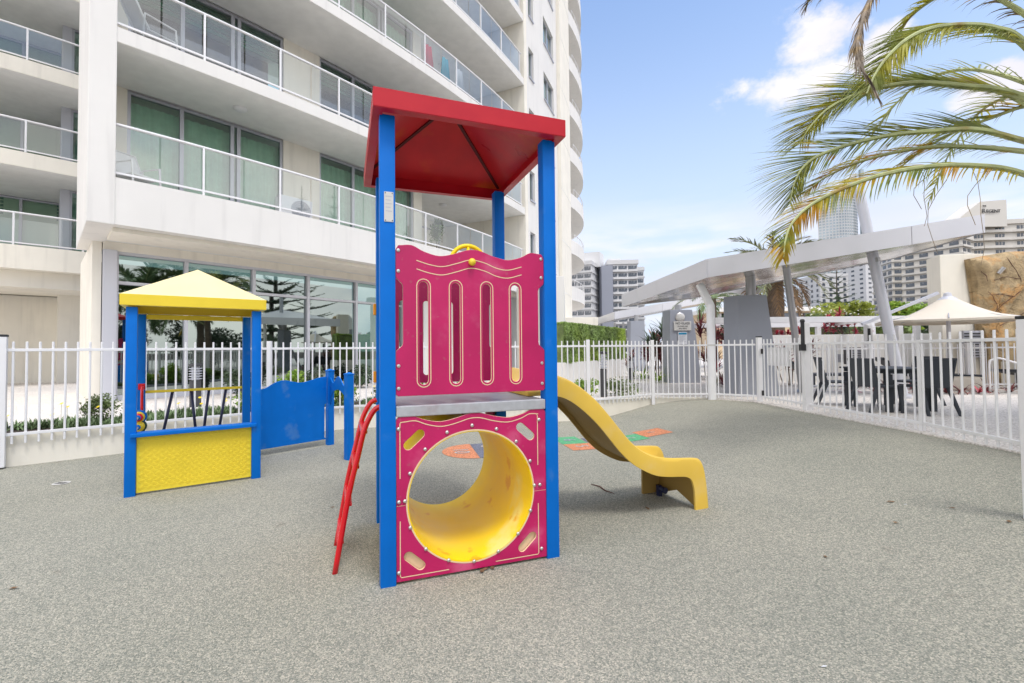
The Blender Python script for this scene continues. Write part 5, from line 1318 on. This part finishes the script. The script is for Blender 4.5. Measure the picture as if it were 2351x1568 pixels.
# low beige building beyond the palms
lb_ = root('low_building', 'low peach building with flat white roof edge beyond the palms', 'building', (X(1760,46),46,.0))
b = MB(); b.box((X(1640,46),46,0), (X(1885,46),54,Z(715,1760,46))); b.build('wall', 'beige_house', lb_)
b = MB(); b.box((X(1635,45.4),45.4,Z(715,1760,46)), (X(1892,45.4),55,Z(706,1760,46))); b.build('roof', 'white_render', lb_)
for px in (1655,1672,1740,1775,1800,1835,1860):
    b = MB(); b.box((X(px,45.9)-.6,45.9,Z(728,1760,46)), (X(px,45.9)+.6,46.05,Z(719,1760,46))); f = b.build('window', 'far_glass', lb_)
# ================================================================== VEGETATION
def frond(parent, pts, n, L0, seed, m_leaf, m_stem, r0=.02, droop=.35, w=.022, up=.25, ragged=.25, ang0=62, ang1=22, start=.12, hang=0., name='frond'):
    """pinnate palm leaf: tapering rachis with two rows of narrow drooping leaflets"""
    rr = random.Random(seed); P = smoothpts(pts, 6); N_ = len(P)
    b = MB(); b.tube(P, [r0*(1-.85*i/(N_-1))+.002 for i in range(N_)], 7); fr = b.build(name, m_stem, parent, smooth='auto')
    b = MB()
    for k in range(n):
        t = start+(1-start)*(k+rr.random()*.6)/n
        i = min(N_-2, int(t*(N_-1))); f = t*(N_-1)-i; p = P[i].lerp(P[i+1], f); d = (P[i+1]-P[i]).normalized()
        side = d.cross(Vector((0,0,1)));
        if side.length < .15: side = d.cross(Vector((1,.3,0)))
        side.normalize(); nv = side.cross(d).normalized()
        for sg in (-1, 1):
            if rr.random() < ragged*.35: continue
            a = R(ang0+(ang1-ang0)*t+rr.uniform(-9,9)); Ls = L0*(math.sin(math.pi*min(1,.18+.78*t))**.55)*rr.uniform(1-ragged,1.08)
            upv = up if sg > 0 or not hang else -hang
            if sg < 0 and hang: Ls *= .62
            dv = (d*math.cos(a)+side*sg*math.sin(a)*(1 if upv > 0 else .6)+nv*(upv+rr.uniform(-.12,.12))).normalized()
            dr_ = droop*rr.uniform(.5,1.6); ww = w*rr.uniform(.7,1.15); q = p.copy(); segs = 4; pr = []
            wd = dv.cross(nv).normalized()*.75+nv*rr.uniform(-.5,.5); wd.normalize()
            for s in range(segs+1):
                u = s/segs; hw = ww*(.55 if s == 0 else (1.0-u**1.8)*.5+ .02)
                pr.append((q-wd*hw, q+wd*hw)); dv = (dv+Vector((0,0,-dr_*u*.9))).normalized(); q = q+dv*(Ls/segs)
            base = len(b.v); vs = [v for e in pr for v in e]; b.add(vs, [(2*s, 2*s+1, 2*s+3, 2*s+2) for s in range(segs)])
    b.build('leaflets', m_leaf, fr, kind='stuff', fixn=False); return fr
PALM = root('palm_tree', 'palm whose arching yellow green fronds hang into the upper right corner', 'palm', (6.75,5.2,.3))
b = MB(); tp_ = [(6.75,5.3,.25),(6.72,5.28,1.2),(6.66,5.24,2.4),(6.62,5.2,3.4),(6.6,5.15,4.0)]; b.tube(smoothpts(tp_, 6), [.19-.003*i for i in range(25)], 14); b.build('trunk', 'trunk', PALM, smooth='auto')
FA = [(6.5,5.1,2.95),(5.57,4.96,3.24),(5.03,4.91,3.31),(4.47,4.87,3.29),(3.93,4.82,3.19),(3.47,4.78,3.03),(3.11,4.73,2.85),(2.89,4.69,2.66),(2.78,4.64,2.47),(2.73,4.6,2.28)]
FB = [(6.5,5.1,3.45),(5.78,5.12,3.67),(5.28,5.14,3.81),(4.76,5.17,3.81),(4.33,5.19,3.78),(3.89,5.21,3.69),(3.54,5.23,3.57),(3.37,5.26,3.44),(3.28,5.28,3.26),(3.24,5.3,3.04)]
FC = [(6.5,5.1,3.7),(5.79,5.16,4.21),(5.2,5.22,4.36),(4.71,5.29,4.44),(4.3,5.35,4.41),(4.06,5.41,4.35),(3.83,5.48,4.24),(3.66,5.54,4.06),(3.56,5.6,3.88)]
FD = [(6.5,5.1,3.9),(5.64,4.96,4.67),(5.27,4.92,4.82),(4.89,4.89,4.84),(4.51,4.85,4.77),(4.22,4.81,4.63),(3.99,4.78,4.43),(3.82,4.74,4.22),(3.69,4.7,3.99)]
FE = [(6.5,5.1,4.3),(5.9,4.98,5.9),(5.2,4.95,6.14),(4.52,4.9,5.8),(4.08,4.85,5.38),(3.85,4.8,5.06),(3.74,4.75,4.88),(3.64,4.7,4.64),(3.57,4.65,4.45),(3.56,4.6,4.22),(3.62,4.55,4.02),(3.66,4.5,3.82)]
FF = [(6.5,5.1,4.2),(6.27,5.29,5.3),(6.02,5.37,5.58),(5.64,5.46,5.71),(5.3,5.54,5.67),(5.05,5.63,5.52),(4.95,5.71,5.36),(4.91,5.8,5.14)]
FG = [(6.5,5.1,3.6),(6.24,5.3,4.12),(6.22,5.5,4.26),(6.05,5.7,4.23),(5.8,5.9,4.16),(5.53,6.1,4.0),(5.34,6.3,3.81)]
FH = [(6.5,5.1,4.1),(6.06,5.2,5.04),(5.67,5.2,5.35),(5.18,5.2,5.66),(4.58,5.2,5.72),(4.08,5.2,5.62),(3.67,5.2,5.47),(3.47,5.2,5.37),(3.41,5.2,5.28)]
frond(PALM, FA, 150, .56, 1, 'frond_yellow', 'frond_stem', .034, .40, .022, .34, .3, 42, 20, hang=.75)
frond(PALM, FB, 210, .80, 2, 'frond_green', 'frond_stem', .036, .14, .021, .58, .28, 38, 22, hang=.5)
frond(PALM, FC, 220, .84, 3, 'frond_green', 'frond_stem', .04, .12, .022, .62, .22, 38, 22, hang=.45)
frond(PALM, FD, 190, .74, 4, 'frond_green', 'frond_stem', .042, .40, .022, .32, .35, 42, 22, hang=.5)
FI = [(6.5,5.2,3.8),(5.95,5.5,4.45),(5.5,5.7,4.72),(5.0,5.9,4.82),(4.6,6.0,4.74),(4.3,6.1,4.55),(4.1,6.15,4.3)]
frond(PALM, FI, 150, .62, 9, 'frond_green', 'frond_stem', .036, .3, .022, .35, .3, 42, 22, hang=.5)
FJ = [(6.5,5.2,3.5),(5.9,5.7,3.85),(5.4,6.0,3.98),(4.9,6.3,3.95),(4.5,6.5,3.8),(4.25,6.6,3.6)]
frond(PALM, FJ, 130, .60, 10, 'frond_yellow', 'frond_stem', .034, .35, .022, .35, .35, 42, 22, hang=.5)
frond(PALM, FE, 130, .34, 5, 'frond_dead', 'frond_dead', .034, .9, .018, .0, .5, 40, 15, .35)
frond(PALM, FF, 80, .50, 6, 'frond_green', 'frond_stem', .03, .5, .024, .2, .4, 45, 20)
frond(PALM, FG, 60, .55, 7, 'frond_yellow', 'frond_stem', .03, .5, .024, .3, .4, 45, 20)
frond(PALM, FH, 80, .40, 8, 'frond_dead', 'frond_stem', .03, .8, .02, .0, .5)
for i in range(9):   # fronds on the sides the picture does not show
    a = R(-70+25*i) if i < 5 else R(20+28*(i-5)); h = .5+.3*(i%3)
    pts = [(6.6+s*3.0*math.cos(a), 5.12+s*3.0*math.sin(a), 3.9+h*math.sin(s*2.4)*1.6-s*s*.9) for s in (0,.2,.4,.6,.8,1)]
    if -.35 < math.cos(a) or math.sin(a) < -.3: frond(PALM, pts, 50, .5, 20+i, 'frond_green', 'frond_stem', .03, .4, .028, .3, .3)
# dangling fibres
b = MB()
for i, ((x,y,z), Ls) in enumerate([((4.35,4.85,3.28),.5),((4.75,4.88,3.3),.75),((4.95,4.9,3.3),.85),((5.15,4.9,3.3),.5),((4.55,4.87,3.28),.35)]):
    rr = random.Random(i); p = Vector((x,y,z)); pts = []
    dx = rr.uniform(-.35,.15)
    for s in range(7): u = s/6; pts.append((x+dx*math.sin(u*2.4)+.02*math.sin(u*9), y+.03*u, z-Ls*u*1.25))
    b.tube(pts, .0035, 4)
b.build('hanging_fibre', 'frond_dead', PALM)

def crown_palm(label, x, y, z, zc, r, nf, Lf, seed, m_leaf='frond_far', skirt=0, tr=.3, n=34, w=.09, droop=.5, lean=0, name='palm_tree', leafl=.5):
    t = root(name, label, 'palm', (x,y,z)); rr = random.Random(seed)
    b = MB(); pts = [(x+lean*(1-s)*.5, y, z+(zc-z)*s) for s in (0,.25,.5,.75,1)]; b.tube(smoothpts(pts, 5), [tr*(1.15-.25*i/20)*(1+.05*math.sin(i*2.1)) for i in range(21)], 14); b.build('trunk', 'trunk', t, smooth='auto')
    for i in range(nf):
        a = 2.39996*i+rr.uniform(-.2,.2); el = R(75-95*(i/nf)) if not skirt else R(78-122*(i/nf)**1.1); L_ = Lf*rr.uniform(.85,1.1)
        p = Vector((x,y,zc)); pts = [p.copy()]; e = el
        for s in range(5): p = p+Vector((math.cos(a)*math.cos(e), math.sin(a)*math.cos(e), math.sin(e)))*(L_/5); pts.append(p.copy()); e -= R(16 if e > -1.1 else 2)
        dead = skirt and i > nf*.72
        frond(t, pts, n, Lf*leafl*.55, seed*50+i, 'leaf_brown' if dead else m_leaf, 'leaf_brown' if dead else 'frond_stem', .03*Lf/2.5, droop, w, .25, .3)
    return t
crown_palm('thick date palm with a skirt of dry fronds rising behind the canopy', 13.75,24,.3,5.3,.4,46,3.0,31,skirt=1,tr=.42,n=26,w=.06,leafl=.45)
crown_palm('slender feathery palm just behind the no glass pillar', 9.0,20.5,.3,3.6,.2,14,2.0,32,'leaf_grey',tr=.12,n=26,w=.05,droop=.9)

def blobtree(name, label, x, y, z0, zc, rx, rz, n, leaf, m_, seed, cat='tree', trunk_r=.2, tm='trunk', clumps=14, flat=1.0):
    """tree or shrub: trunk with limbs, leaf quads scattered round many uneven clumps"""
    t = root(name, label, cat, (x,y,z0)); rr = random.Random(seed)
    cl = []
    for i in range(clumps):
        u = Vector((rr.gauss(0,1), rr.gauss(0,1), rr.gauss(0,1))).normalized()*(rr.random()**.4)
        cl.append((Vector((x+u.x*rx*.75, y+u.y*rx*.75, zc+u.z*rz*.75)), rr.uniform(.28,.5)))
    if trunk_r > 0:
        b = MB(); b.tube([(x,y,z0),(x+.02*rx,y,z0+(zc-z0)*.6),(x,y,zc)], [trunk_r,trunk_r*.75,trunk_r*.4], 10)
        for c, s in cl[:8]: b.tube([(x,y,z0+(zc-z0)*.65), tuple((c+Vector((x,y,zc)))/2-Vector((0,0,rz*.1))), tuple(c)], [trunk_r*.5,trunk_r*.3,trunk_r*.1], 6)
        b.build('trunk', tm, t, smooth='auto')
    b = MB()
    for i in range(n):
        c, s = cl[i % clumps]; u = Vector((rr.gauss(0,1), rr.gauss(0,1), rr.gauss(0,1))).normalized()*(rr.random()**.33)
        p = c+Vector((u.x*rx*s*1.2, u.y*rx*s*1.2, u.z*rz*s*1.1)); a = Vector((rr.gauss(0,1), rr.gauss(0,1), rr.gauss(0,.6))).normalized(); c2 = a.cross(Vector((rr.gauss(0,1), rr.gauss(0,1), rr.gauss(0,1)))).normalized()
        L_ = leaf*rr.uniform(.6,1.3); a *= L_; c2 *= L_*.42*flat
        b.add([p-a, p-a*.1-c2, p+a, p-a*.1+c2], [(0,1,2,3)])
    b.build('crown', m_, t, kind='stuff', fixn=False); return t
def pine(label, x, y, z0, h, r, seed, m_='leaf_pine', whorls=16, name='pine_tree', tuft=1.0):
    t = root(name, label, 'pine tree', (x,y,z0)); rr = random.Random(seed)
    b = MB(); b.tube([(x,y,z0),(x,y,z0+h*.5),(x,y,z0+h)], [h*.016,h*.011,h*.002], 10); b.build('trunk', 'pine_trunk', t, smooth='auto')
    b = MB(); bw = MB()
    for k in range(whorls):
        u = k/(whorls-1); z = z0+h*(.16+.82*u); rad = r*(1-u)**.75*rr.uniform(.85,1.08)+.1
        nb = 6 if u < .8 else 5
        for q in range(nb):
            a = 2*math.pi*(q/nb)+k*.9+rr.uniform(-.15,.15); L_ = rad*rr.uniform(.8,1.1); base = Vector((x,y,z)); d = Vector((math.cos(a),math.sin(a),.05))
            pts = [base+d*L_*s+Vector((0,0,L_*.16*s*s)) for s in (0,.33,.66,1)]; bw.tube(pts, [.03*h/12,.022*h/12,.015*h/12,.005*h/12], 4, False)
            side = Vector((-d.y,d.x,0)); m2 = max(6, int(L_/(.16*h/12)))
            for j in range(m2):
                s = (j+1)/m2; p = base+d*L_*s+Vector((0,0,L_*.16*s*s)); tl = L_*.26*(1-s*.6)*tuft
                for sg in (-1, 0, 1):
                    e = (d*.75+side*sg*.8+Vector((0,0,.30))).normalized()*tl*rr.uniform(.6,1.1); wv = e.cross(Vector((rr.uniform(-1,1),rr.uniform(-1,1),1))).normalized()*tl*.13
                    b.add([p-wv*.6, p+e*.5-wv, p+e, p+e*.5+wv, p+wv*.6], [(0,1,2,3,4)])
    bw.build('branches', 'pine_trunk', t, kind='stuff'); b.build('foliage', m_, t, kind='stuff', fixn=False); return t
def px2(px, y): return (px-1176)/1058*y
pine('conical pine in front of the white tower under the canopy', px2(1925,62), 62, 0, 13.0, 4.4, 41)
pine('dark pine behind the date palm trunk on its left', px2(1735,55), 55, 0, 9.5, 3.6, 42)
pine('dark loose pine right of the date palm trunk', px2(1845,50), 50, 0, 7.8, 3.2, 43)
pine('pale thin pine behind the square hotel tower garden', px2(2068,58), 58, 0, 7.0, 2.2, 44)
blobtree('round_tree', 'rounded yellow green tree left of the thick leaning mast', px2(1945,30), 30, .3, 3.4, 2.1, 1.3, 5200, .17, 'leaf_yellow', 51)
blobtree('round_tree', 'lower yellow green bush beside the white pergola beam', px2(1885,26), 26, .3, 2.6, 1.2, .7, 2600, .14, 'leaf_yellow', 52)
blobtree('round_tree', 'fresh green tree under the sunshade strut', px2(2085,27), 27, .3, 3.2, 1.2, 1.2, 3000, .15, 'leaf_bright', 53)
blobtree('round_tree', 'dark green tree behind the sunshade on the right', px2(2165,28), 28, .3, 2.6, 1.8, 1.1, 3400, .15, 'leaf_dark', 54)
blobtree('round_tree', 'mid green shrub mass filling the gap right of the mast foot', px2(2010,24), 24, .3, 2.2, 1.5, .7, 2600, .13, 'leaf_shrub', 55)
blobtree('round_tree', 'dense dark shrub between the two blue-grey pillars', 8.1,16.5,.3,2.0,.9,.75,2600,.10,'leaf_dark',56)
def rosette(name, label, x, y, z0, h, n, m_, seed, w=.06, cat='plant', spread=.75, stems=1, group=None, curl=.6):
    t = root(name, label, cat, (x,y,z0), 0, group); rr = random.Random(seed); b = MB(); bs = MB()
    for s in range(stems):
        sx_, sy_ = (rr.uniform(-.22,.22)*stems**.5, rr.uniform(-.22,.22)*stems**.5) if stems > 1 else (0,0); sh = h*rr.uniform(.35,.95) if stems > 1 else h*.05
        top_ = Vector((x+sx_, y+sy_, z0+sh))
        if stems > 1: bs.tube([(x+sx_*.4,y+sy_*.4,z0), tuple(top_)], .014, 5)
        for i in range(n):
            a = 2.4*i+rr.random(); el = rr.uniform(.25,1.35); L_ = h*(.55 if stems == 1 else .34)*rr.uniform(.7,1.2)*(2 if stems == 1 else 1)
            d = Vector((math.cos(a)*math.cos(el)*spread*1.3, math.sin(a)*math.cos(el)*spread*1.3, math.sin(el))).normalized(); p = top_-Vector((0,0,rr.uniform(0,.25)*sh*(stems>1))); sd_ = d.cross(Vector((0,0,1))).normalized(); pr = []
            for k in range(5):
                u = k/4; hw = w*(.5+1.2*u-1.68*u*u); pr.append((p-sd_*max(.003,hw)*.5, p+sd_*max(.003,hw)*.5)); p = p+d*L_/4; d = (d+Vector((0,0,-curl*.35*(1+u)))).normalized()
            b.add([v for e in pr for v in e], [(2*k,2*k+1,2*k+3,2*k+2) for k in range(4)])
    b.build('leaves', m_, t, kind='stuff', fixn=False)
    if stems > 1: bs.build('stem', 'trunk', t)
    return t
# red cordylines above the planter wall
for i, (px, h) in enumerate([(1797,.55),(1835,.5),(1868,.8),(1905,.75),(1940,1.0),(1960,.8),(1985,.6)]):
    w_ = ['small','low','dense','spiky','tall','full','last'][i]
    rosette('red_cordyline', w_+' red-leaved cordyline growing over the planter wall, number counted from the gate post' if 0 else w_+' crimson cordyline over the planter wall '+['by the leaning thin pole','right beside the gate post','just right of the gate post','left of the tallest one','under the pergola beam','right of the tallest one','next to the second latch post'][i], px2(px,15.3), 15.3, 1.55, h, 22, 'leaf_red', 60+i, .075, 'cordyline', stems=3)
rosette('yucca', 'tall green spiky yucca behind the crimson cordylines', px2(1915,17), 17, 1.0, 1.9, 60, 'leaf_dark', 70, .07, 'yucca', stems=3)
blobtree('flowering_shrub', 'green shrub with white blossom behind the crimson cordylines', px2(1880,17.5), 17.5, 1.0, 2.2, .8, .45, 1200, .08, 'leaf_shrub', 71, 'shrub', .04)
b = MB(); rr = random.Random(2)
for i in range(60): p = Vector((px2(1890,17)+rr.uniform(-1,1.2), 16.7, 2.35+rr.uniform(-.2,.35))); b.lathe(tuple(p), [(.008,0),(.028,.008),(.02,.025),(.003,.03)], 6)
tag(b.build('white_flowers', 'flower_white'), 'white blossom dotted over the shrub behind the planter wall', 'flowers')['kind'] = 'stuff'
# maroon foliage between fence and pillars
for i, (px, Y_, h, m_, lab) in enumerate([(1465,17.5,1.1,'leaf_maroon','maroon cordyline clump at the end of the ramp wall'),(1490,16.5,1.4,'leaf_maroon','taller maroon and red cordyline left of the no glass pillar'),(1515,15.8,1.9,'leaf_dark','dark spiky yucca against the left side of the no glass pillar'),
        (1655,15.0,1.7,'leaf_maroon','maroon cordyline just right of the white downpipe'),(1625,16.8,2.1,'leaf_maroon','maroon striped cordyline behind the white downpipe'),(1672,14.0,1.1,'leaf_red','bright red cordyline left of the largest pillar'),
        (1815,13.2,1.2,'leaf_maroon','brown and red cordyline behind the gate sign board'),(1690,16.0,2.0,'leaf_red','red cordyline tops beside the largest pillar')]):
    rosette('cordyline', lab, px2(px,Y_), Y_, .3, h, 26, m_, 80+i, .085, 'cordyline', stems=5)
for i, (px, Y_, m_) in enumerate([(1475,15.5,'leaf_bright'),(1510,14.6,'leaf_bright'),(1640,13.6,'leaf_shrub'),(1450,16.5,'leaf_shrub'),(1660,12.9,'leaf_maroon')]):
    rosette('ground_plant', ['lime green strappy plant at the ramp end','lime green strappy plant at the foot of the no glass pillar','green strappy plant behind the downpipe foot','green strappy plant near the far bollard','maroon strappy plant by the largest pillar foot'][i], px2(px,Y_), Y_, .3, .5, 26, m_, 95+i, .05)
rosette('tall_yucca', 'tall pointed yucca rising left of the no glass pillar against the sky', px2(1512,17.5), 17.5, .3, 1.9, 40, 'leaf_maroon', 99, .09, 'yucca', stems=4)
# bromeliads
for i in range(13):
    x = 7.9+.42*i+random.uniform(-.1,.1); y = 10.7+random.uniform(-.25,.2)-.04*i
    rosette('bromeliad', 'red and brown strappy bromeliad in the pebble strip behind the outdoor table', x, y, .3, .36, 16, 'leaf_maroon' if i % 3 else 'leaf_red', 120+i, .05, 'bromeliad', 1.0, group='bromeliads along the pebble strip', curl=.8)
struct(sheet('pebble_strip', [(7.4,10.3),(13.5,9.9),(13.8,11.0),(7.5,11.2)], [], .304, 'pebble'))
b = MB(); b.box((10.2,11.05,.3), (11.3,11.5,.62)); tag(b.build('cushion', 'fabric_cream', bevel=.06), 'pale cushion on the low ledge behind the bromeliads', 'cushion')

# hedge
hg = root('clipped_hedge', 'long clipped green hedge on top of the white ramp wall', 'hedge', (3,16.5,.98))
b = MB(); rr = random.Random(8)
a_, c_ = Vector((1.60,13.85,0)), Vector((4.66,18.95,0)); d_ = (c_-a_).normalized(); nrm_ = Vector((d_.y,-d_.x,0)); LH = (c_-a_).length
for i in range(26000):
    u = rr.random()*LH; f = rr.random(); 
    if f < .62: p = a_+d_*u+nrm_*(rr.random()**2*-.10+.02); p.z = .95+1.24*rr.random(); nn = nrm_
    elif f < .9: p = a_+d_*u-nrm_*rr.random()*.5; p.z = 2.17+rr.gauss(0,.015); nn = Vector((0,0,1))
    else: p = a_-nrm_*rr.random()*.5+d_*(.02+rr.random()*.08); p.z = .95+1.24*rr.random(); nn = -d_
    p += nn*.05*mnoise.noise(p*2.3)
    a = Vector((rr.gauss(0,1),rr.gauss(0,1),rr.gauss(0,1))); a = (a-nn*a.dot(nn)*.6).normalized(); c2 = a.cross(nn+Vector((rr.gauss(0,.5),rr.gauss(0,.5),rr.gauss(0,.5)))).normalized(); L_ = rr.uniform(.026,.052); a *= L_; c2 *= L_*.5
    b.add([p-a, p-c2, p+a, p+c2], [(0,1,2,3)])
b.build('foliage', 'leaf_hedge', hg, kind='stuff', fixn=False)
b = MB(); q0, q1 = a_-nrm_*.05, c_-nrm_*.05; b.prism([(q0.x,q0.y),(q1.x,q1.y),((q1-nrm_*.42).x,(q1-nrm_*.42).y),((q0-nrm_*.42).x,(q0-nrm_*.42).y)], .95, 2.13); b.build('inner_twigs', 'leaf_shrub', hg)

# flower bed: daisies and low foliage behind the left fence
def along(u, d):
    """point on the left fence line at length share u, pushed back by d"""
    ln = [Vector(p) for p in offset(wl, .0)[1:6]]; seg = [(ln[i+1]-ln[i]).length for i in range(len(ln)-1)]; s = u*sum(seg)
    for i, L_ in enumerate(seg):
        if s <= L_: t = (ln[i+1]-ln[i]).normalized(); p = ln[i]+t*s; return Vector((p.x-t.y*d, p.y+t.x*d))
        s -= L_
    return ln[-1]
b = MB(); rr = random.Random(12)
for i in range(3000):
    u = rr.random(); dd = rr.uniform(.22,1.15); 
    if u < .13 and rr.random() < .55: continue
    if mnoise.noise(Vector((u*9, dd*2, 0))) < -.25: continue
    p = along(u, dd); x, y = p.x, p.y; z = .345
    for k in range(5):
        a = rr.uniform(0,6.28); el = rr.uniform(.5,1.4); L_ = rr.uniform(.09,.19); d = Vector((math.cos(a)*math.cos(el), math.sin(a)*math.cos(el), math.sin(el))); sd_ = d.cross(Vector((0,0,1))).normalized()*.009; q = Vector((x,y,z)); m_ = q+d*L_*.6; e = q+d*L_-Vector((0,0,L_*.15))
        b.add([q-sd_*.5, q+sd_*.5, m_+sd_, m_-sd_, e], [(0,1,2,3),(3,2,4)])
tag(b.build('flower_bed_foliage', 'leaf_grey', fixn=False), 'grey green daisy foliage filling the bed behind the left fence', 'ground cover')['kind'] = 'stuff'
FL0 = None
for i in range(30):
    u = rr.uniform(.05,.98); p = along(u, rr.uniform(.25,1.0)); h = rr.uniform(.20,.34)
    t = root('daisy', 'single yellow daisy standing above the foliage behind the left fence', 'flower', (p.x,p.y,.345), 0, 'yellow daisies in the flower bed')
    b = MB(); b.tube([(p.x,p.y,.345),(p.x+.01,p.y,.345+h)], .0025, 4); b.build('stem', 'leaf_grey', t)
    b = MB(); tl = Vector((rr.uniform(-.3,.3), -.6, 1)).normalized(); c = Vector((p.x+.01,p.y,.345+h)); x_ = tl.cross(Vector((1,0,0))).normalized(); y_ = x_.cross(tl)
    vs = [c+tl*.004]; 
    for k in range(18): a = 2*math.pi*k/18; r_ = .032 if k % 2 else .016; vs.append(c+(x_*math.cos(a)+y_*math.sin(a))*r_)
    b.add(vs, [(0,1+k,1+(k+1)%18) for k in range(18)]); b.build('petals', 'flower', t, fixn=False)
blobtree('shrub', 'reddish twiggy shrub in the bed near the left edge', -5.98,6.72,.34,.62,.27,.20,1500,.022,'leaf_shrub',131,'shrub',.012,'twig')
blobtree('shrub', 'small round green shrub behind the right side of the playhouse', -4.05,8.6,.3,.72,.32,.36,1800,.035,'leaf_bright',132,'shrub',.02)
for i, u in enumerate((.50,.60,.68,.76,.84,.93)):
    p = along(u, .7); lab = ['left of the blue barrier','above the dip of the blue barrier','above the hump of the blue barrier','between the two short blue posts','right of the second short blue post','behind the tower']
    blobtree('shrub', 'low yellow green shrub in the bed '+lab[i], p.x,p.y,.34,.58,.34,.22,1100,.035,'leaf_bright' if i % 2 == 0 else 'leaf_shrub',140+i,'shrub',.02)
for i, (x, y) in enumerate([(-7.4,12.0),(-6.3,13.2),(-5.4,14.6),(-4.6,15.8)]):
    blobtree('box_shrub', ['first','second','third','last'][i]+' round dark box shrub along the lobby glass from the left', x+.9,y-.9,.3,.62,.42,.36,1500,.04,'leaf_dark',150+i,'shrub',.02)
blobtree('shrub', 'small green shrub below the end of the slide rail fence', 1.5,9.7,.3,.55,.35,.25,1100,.035,'leaf_bright',160,'shrub',.02)
blobtree('shrub', 'low green shrub round the slim bollard light', 2.5,10.7,.3,.5,.5,.22,1300,.03,'leaf_shrub',161,'shrub',.02)
blobtree('potted_tree', 'small leafy pot plant on the lowest balcony under the red roof', *tuple(A(46.6,32.0,F1)[:2]), F1, F1+1.1, .3, .5, 700, .06, 'leaf_shrub', 162, 'pot plant', .02)

# trees and planting beyond the right edge, seen mirrored in the lobby glass
crown_palm('tall palm beyond the right edge, mirrored in the lobby glass', 9.5,3.5,.3,5.6,.2,26,3.6,201,'leaf_grey',tr=.18,n=48,w=.085,droop=.5)
crown_palm('low bushy palm nearest the right fence, mirrored in the lobby glass', 8.6,1.6,.3,4.4,.2,28,3.4,206,'leaf_grey',tr=.16,n=48,w=.085,droop=.5)
crown_palm('low bushy palm between the mirrored palms, out of the picture', 10.5,.2,.3,5.4,.2,28,3.6,207,'leaf_grey',tr=.16,n=48,w=.085,droop=.5)
crown_palm('spreading palm close behind the fence corner, out of the picture', 7.6,-.9,.3,4.6,.2,28,3.4,208,'leaf_grey',tr=.16,n=48,w=.085,droop=.5)
crown_palm('second palm beyond the right edge, mirrored in the lobby glass', 12.5,-.5,.3,6.5,.2,20,3.2,202,'leaf_grey',tr=.2,n=40,w=.05,droop=.5)
crown_palm('third palm behind the camera, mirrored in the lobby glass', 8.5,-5.5,.3,5.0,.2,20,3.0,203,'leaf_grey',tr=.18,n=40,w=.05,droop=.5)
pine('tall norfolk pine right of the view, mirrored in the lobby glass', 19,6,.0,14,3.4,204)
pine('second norfolk pine right of the view, mirrored in the lobby glass', 27,8,.0,17,3.8,205)
for i, (x, y, r_) in enumerate([(8.0,-2.5,1.7),(9.5,1.0,1.5),(11,-5,2.2),(7.0,-7.5,2.0),(14,2.5,2.0),(4,-11,2.4)]):
    blobtree('bush', 'dense bush outside the frame '+['south of the terrace','beside the first palm','behind the second palm','behind the camera on the right','far right by the pool','far behind the camera'][i], x,y,.3,1.9,r_,1.5,3000,.12,'leaf_dark',210+i,'bush',.06)
